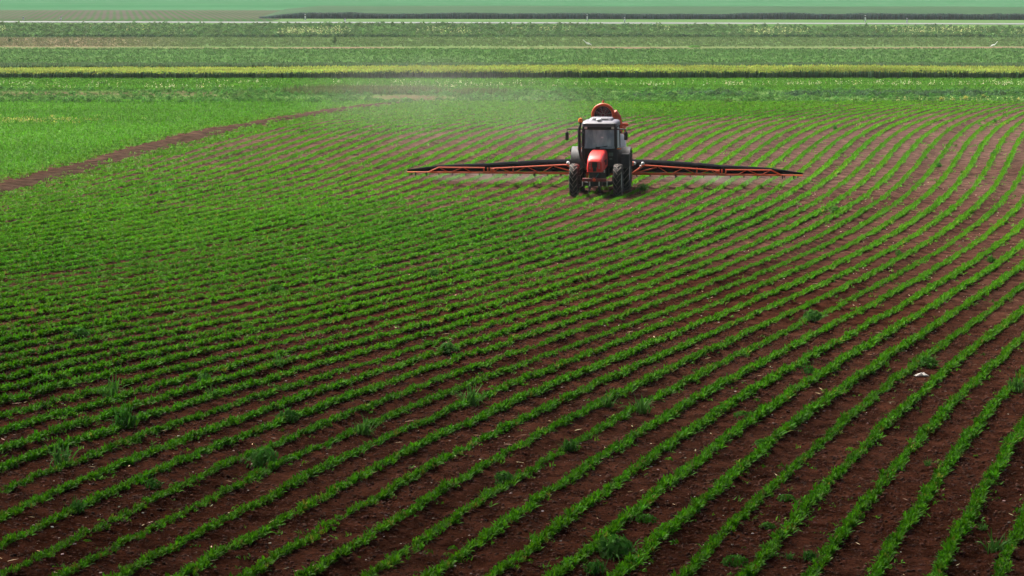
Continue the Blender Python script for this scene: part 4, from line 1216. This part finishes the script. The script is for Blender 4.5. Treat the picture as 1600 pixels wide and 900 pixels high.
for args in [
    (172, 607, 46, 'grassy', 'grassy weed clump at the far left, the farthest away of the left foreground clumps'),
    (195, 657, 60, 'leafy', 'big dark leafy weed clump filling the gap between two rows at left'),
    (95, 712, 56, 'grassy', 'pale grassy weed clump closest to the left picture edge'),
    (120, 793, 42, 'leafy', 'compact dark weed bush in a row near the lower left corner'),
    (240, 756, 34, 'leafy', 'dark bushy weed on a row just right of the pale left edge clump'),
    (412, 712, 66, 'mixed', 'wide ragged weed clump swelling one row at lower left of centre'),
    (450, 650, 46, 'mixed', 'bright green weed patch covering a row gap above the wide ragged clump'),
    (433, 568, 34, 'grassy', 'dark weed tuft beside a silvery leaf speck in the left middle of the field'),
    (330, 617, 30, 'grassy', 'small dark grassy tuft between the big leafy clump and the silvery speck'),
    (735, 622, 52, 'grassy', 'dark spiky weed clump standing alone on a row in the centre foreground'),
    (570, 670, 44, 'grassy', 'bluish weed tuft with arching blades left of the lone spiky clump'),
    (700, 545, 36, 'mixed', 'pale curling weed tuft on a row above the lone spiky clump'),
    (505, 660, 34, 'low', 'low weed patch on bare soil between the two ragged clumps left of centre'),
    (890, 697, 40, 'leafy', 'dark weed bush on a row in the lower centre of the field'),
    (788, 745, 40, 'mixed', 'weed patch joining two rows below the dark bush in the lower centre'),
    (950, 628, 34, 'grassy', 'left one of two neighbouring weed tufts in the middle foreground'),
    (1000, 636, 44, 'grassy', 'right one of two neighbouring weed tufts in the middle foreground, with pale bent blades'),
    (962, 850, 78, 'mixed', 'largest dark green weed clump, at the bottom centre right on a broken row'),
    (930, 884, 46, 'leafy', 'leafy weed just below the largest bottom clump'),
    (1010, 806, 44, 'low', 'low weed patch on a row just above the largest bottom clump'),
    (1150, 868, 54, 'low', 'low wide weed patch between rows at the bottom right of centre'),
    (1265, 866, 34, 'leafy', 'round dark green weed bush standing on bare soil near the bottom right'),
    (1232, 868, 20, 'grassy', 'tiny weed sprout just left of the round bush at the bottom right'),
    (1228, 775, 36, 'low', 'sprawling weed between two rows in the lower right'),
    (1200, 815, 34, 'low', 'dark weed touching a row left of the round bush, above the bottom edge'),
    (1555, 850, 50, 'grassy', 'light green grass clump close to the lower right corner'),
    (1535, 820, 24, 'grassy', 'thin upright weed just above the light grass clump at lower right'),
    (1450, 722, 20, 'grassy', 'small pale sprout alone between rows at the right'),
    (1265, 578, 30, 'leafy', 'dark weed tucked against a row left of the white rag'),
    (1450, 565, 40, 'mixed', 'ragged weed growing on the row just above the white rag'),
    (1590, 603, 44, 'grassy', 'pale bent grass tuft at the right picture edge'),
    (1160, 645, 36, 'low', 'loose weed patch between rows right of the two neighbouring tufts'),
    (1190, 690, 30, 'low', 'small weed patch lower between rows, right of the centre foreground'),
    (1270, 495, 40, 'mixed', 'bluish weed patch on a row in the right middle of the field'),
    (1070, 388, 20, 'leafy', 'dark weed bush below the right boom wing, in the middle of the field'),
    (1098, 424, 18, 'mixed', 'weed tuft next below the dark bush under the right boom wing'),
    (1405, 394, 20, 'leafy', 'dark weed on a row at the right, halfway up the field'),
    (1548, 405, 22, 'leafy', 'dark weed bush on a row close to the right edge, halfway up the field'),
    (1305, 327, 24, 'mixed', 'greenish weed bush on a row right below the right boom tip'),
    (1003, 293, 25, 'leafy', 'dark low weed bush right beside the tractor\'s rear wheel', ),
    (1467, 258, 15, 'leafy', 'small dark weed on a row right of the boom tip'),
    (1554, 189, 12, 'leafy', 'dark weed bush at the top right end of the rows'),
    (1552, 240, 14, 'mixed', 'weed tuft below the dark bush at the top right end of the rows'),
    (1305, 199, 12, 'leafy', 'small weed at the top of the rows above the right boom wing'),
    (575, 187, 11, 'leafy', 'small dark weed dot at the top left of the rows'),
    (245, 292, 13, 'leafy', 'left of two small weeds below the bare strip at left'),
    (266, 290, 13, 'leafy', 'right of two small weeds below the bare strip at left'),
    (505, 410, 26, 'low', 'broad weed patch merging with the dense rows left of centre'),
    (430, 448, 36, 'low', 'wide weed patch in the dense green part at left of centre'),
    (675, 425, 24, 'mixed', 'green weed patch on a row in the centre left'),
    (745, 408, 26, 'mixed', 'bluish weed patch on a row just left of the field centre'),
    (650, 265, 8, 'leafy', 'tiny dark weed right at the left boom tip'),
    (125, 520, 36, 'mixed', 'silvery weed patch at the left where the dense rows begin to open'),
    (320, 590, 30, 'mixed', 'weed patch on a row above the small dark grassy tuft at left'),
]: weed(*args)

# dark clumps in the far strips, and the yellow mustard by the field end
ORD = ['leftmost', 'second', 'third', 'fourth', 'fifth', 'sixth', 'seventh', 'eighth', 'ninth', 'tenth', 'eleventh', 'twelfth', 'thirteenth', 'fourteenth', 'rightmost']
def far_plant(x, y, px, kind, label, name, cat, group, col=None, flat=.6, z=0.0):
    gx, gy = ground_at(x, y, z); gx, gy = float(gx), float(gy)
    o = bpy.data.objects.new(name, protos[kind][rr.randrange(3)]); COL.objects.link(o)
    s = px / (FPX / gy) / .9
    o.scale = (s, s, s * flat); o.rotation_euler = (0, 0, rr.random() * 6.28); o.location = (gx, gy, z)
    return tag(o, label, cat, group)
fx_ = [(886, 84, 9), (987, 84, 9), (1019, 83.5, 10), (1054, 81, 8), (1085, 84, 6), (1131, 84, 9), (1156, 86.5, 8), (1243, 87, 13), (1282, 86.5, 15), (1304, 86.5, 14), (1366, 87, 13), (1422, 88, 11), (1462, 88, 16), (1527, 88, 10), (1561, 89, 18)]
for i, (x, y, px) in enumerate(fx_):
    lab = '%s dark weed clump%s on the far green crop strip' % (ORD[i], '' if i in (0, 14) else ' from the left')
    far_plant(x, y, px, 'leafy', lab, 'weed_clump', 'weed', 'dark weed clumps on the far green strip')
for x, y, px, kind, lab in [(1085, 75, 32, 'low', 'long dark bramble patch beside the dirt track, right of the nearer egret'), (302, 69, 10, 'leafy', 'small dark bush on the track edge at far left'), (186, 70.5, 7, 'leafy', 'tiny dark bush on the tan grass at far left'),
                            (168, 81, 5, 'leafy', 'tiny dark tuft on the far green strip at left')]:
    far_plant(x, y, px, kind, lab, 'bramble_bush', 'bush', 'bushes by the dirt track', flat=.7)
V, F, T = weed_mesh('leafy', rr)
c = np.where((T > .55)[:, None], rgb(.50, .48, .10), rgb(.12, .17, .05)) * (1 + .15 * rng.standard_normal((len(T), 1)))
V = V * np.array([1, 1, 1.3]); mo = link_mesh('mustard_plant', V, F, M['leaf'], tint=np.clip(c, .01, .9)); must = mo.data; bpy.data.objects.remove(mo)
for i, (x, y, px) in enumerate([(1471, 160, 12), (1489, 158, 9), (1509, 157.5, 17), (1537, 153, 12), (1591, 158, 10)]):
    gx, gy = ground_at(x, y); o = bpy.data.objects.new('mustard_plant', must); COL.objects.link(o)
    s = px / (FPX / float(gy)) / .8; o.scale = (s, s, s * (1.5 if i == 0 else 1)); o.rotation_euler = (0, 0, rr.random() * 6); o.location = (float(gx), float(gy), 0)
    tag(o, ['tall yellow flowering mustard, leftmost at the right field end', 'small yellow mustard between the tall one and the widest one', 'widest yellow mustard patch at the right field end', 'yellow mustard right of the widest patch', 'yellow mustard nearest the right picture edge'][i], 'mustard', 'yellow mustard at the field end')

# shrub by the embankment
def shrub(x, y, h, label):
    gx, gy = ground_at(x, y); gx, gy = float(gx), float(gy)
    t = thing('shrub', label, 'shrub', (gx, gy, 0))
    m = MB(); m.tube([(0, 0, -.05), (.02, 0, h * .3), (0, .03, h * .6)], [.04, .03, .012], 6)
    for k in range(5):
        a = k * 1.3; m.tube([(0, 0, h * .25), (math.cos(a) * .2 * h, math.sin(a) * .2 * h, h * .6)], [.02, .008], 5)
    m.build('trunk', simple_mat('bark', (.08, .06, .045), .9, vary=.3), t)
    V, F, T = [], [], []; off = 0
    for k in range(9):
        v, f, w_ = broad(46, rr, .2 * h, .3 * h, .055 * h)
        a = rr.random() * 6.28; q = rr.uniform(0, .26) * h
        v = v + np.array([math.cos(a) * q, math.sin(a) * q, h * rr.uniform(.08, .62)])
        V.append(v); F.append(f + off); T.append(w_); off += len(v)
    V = np.concatenate(V); F = np.concatenate(F)
    link_mesh('crown', V, F, M['leaf'], parent=t, tint=jit((.045, .10, .03), len(V) // 4, .25).repeat(4, 0)[:len(V)])
shrub(523.5, 70, 1.1, 'lone dark green shrub standing on the rough grass below the road')
shrub(15, 67, .75, 'low greyish shrub on the tan grass at the far left edge')

# roadside marker posts
P_BAND = simple_mat('black_band', (.02, .02, .022), .5)
pm = MB(); pm.extr([(-.075, -.05), (.075, -.05), (.06, .05), (-.06, .05)], -.3, .95, 'z', .008)
pmesh = None
def post(x, y, h, z, label):
    global pmesh
    gx, gy = ground_at(x, y, z)
    if pmesh is None:
        o = pm.build('marker_post', P_WHT)
        bnd = MB().box((0, 0, .78), (.165, .12, .17), .004).build('dark_band', P_BAND, o)
        pmesh = (o.data, bnd.data)
    else:
        o = bpy.data.objects.new('marker_post', pmesh[0]); COL.objects.link(o)
        b = bpy.data.objects.new('dark_band', pmesh[1]); COL.objects.link(b); b.parent = o
    o.scale = (1.5, 1.5, h); o.location = (float(gx), float(gy), z)
    o.rotation_euler = (0, 0, R(-8))
    tag(o, label, 'marker post', 'white marker posts along the road')
post(36.5, 31.5, .55, 1.0, 'small white marker post by the pale road, nearest the left edge')
post(95.5, 32.0, .7, 1.0, 'dark topped marker post by the road at left, in front of the brown field')
post(477, 31.5, 1.0, 1.0, 'tall white marker post at the left end of the dark grain stand')
post(539, 34.5, .55, 1.0, 'short white marker post next right of the left tall post')
post(917.5, 32.2, 1.0, 1.0, 'tall white marker post on the road above the tractor')
post(976, 35.0, .8, 1.0, 'short white marker post just right of the tall one above the tractor')
post(1352, 34.0, 1.05, 1.0, 'tall white marker post at the right part of the road, slightly leaning')
post(1417, 35.5, .7, 1.0, 'short white marker post nearest the right end of the road')

# egrets
P_EGR = simple_mat('white_plumage', (.82, .82, .78), .7, vary=.05)
P_BILL = simple_mat('yellow_bill', (.55, .36, .05), .4)
P_LEGS = simple_mat('black_legs', (.03, .03, .03), .6)
def egret(x, y, z, flip, label, s=1.0, up=1.0):
    gx, gy = ground_at(x, y, z)
    m = MB()
    m.tube([(.50, 0, .36), (.36, 0, .43), (.20, 0, .50), (.04, 0, .55), (-.08, 0, .58), (-.16, 0, .64), (-.22, 0, .72), (-.30, 0, .82 * up), (-.36, 0, .90 * up), (-.42, 0, .97 * up), (-.47, 0, .985 * up), (-.52, 0, .985 * up)],
           [.012, .055, .095, .105, .085, .058, .045, .038, .034, .036, .042, .02], 12)
    o = m.build('egret', P_EGR)
    MB().tube([(-.51, 0, .985 * up), (-.64, 0, .965 * up)], [.018, .003], 6).build('bill', P_BILL, o)
    for k in (-1, 1):
        MB().tube([(.08, k * .04, .47), (.05, k * .045, .25), (.08, k * .045, .01), (.0, k * .05, .006)], [.016, .011, .010, .006], 6).build('leg', P_LEGS, o)
    for k in (-1, 1):
        MB().loft([[(.0, k * .075, .60), (.0, k * .10, .55), (.0, k * .07, .49)], [(.22, k * .07, .56), (.22, k * .095, .50), (.22, k * .06, .44)], [(.48, k * .02, .40), (.48, k * .03, .37), (.48, k * .015, .35)]]).build('folded_wing', P_EGR, o)
    o.scale = (s * (-1 if flip else 1), s, s)
    o.location = (float(gx), float(gy), z)
    tag(o, label, 'egret', 'white egrets by the dirt track')
egret(918, 76.0, 0.0, False, 'white egret with stretched neck leaning left, beside the track above the tractor', 1.0, .95)
egret(1552.5, 77.5, 0.0, True, 'white egret with raised neck facing right, near the right edge of the far strip', .85, 1.0)

# white rag on the soil
gx, gy = ground_at(1441, 587)
bm = bmesh.new(); bmesh.ops.create_grid(bm, x_segments=18, y_segments=10, size=1)
for v in bm.verts:
    a, b = v.co.x, v.co.y
    r_ = 1 + .35 * mnoise.noise(Vector((a * 1.7, b * 1.7, 3)))
    h = max(0, .05 * (1 - a * a) * (1 - b * b) * (1 + 1.3 * mnoise.noise(Vector((a * 3, b * 3, 1))))) + .02 * abs(mnoise.noise(Vector((a * 6, b * 6, 7))))
    v.co = Vector((a * .12 * r_ - (.06 * (a < -.5) * (-a - .5)), b * .085 * r_ * (.6 + .4 * (a > 0)), h + .006))
me = bpy.data.meshes.new('white_rag'); bm.to_mesh(me); bm.free()
for p in me.polygons: p.use_smooth = True
me.materials.append(simple_mat('crumpled_plastic', (.72, .66, .62), .6, vary=.1, scale=30))
o = bpy.data.objects.new('white_rag', me); COL.objects.link(o)
sm = o.modifiers.new('thickness', 'SOLIDIFY'); sm.thickness = .004
o.location = (float(gx), float(gy), float(field_z(np.array([float(gx)]), np.array([float(gy)]))[0]) + .01); o.rotation_euler = (0, 0, R(12))
tag(o, 'crumpled white rag lying on the soil between two rows at the right', 'litter')
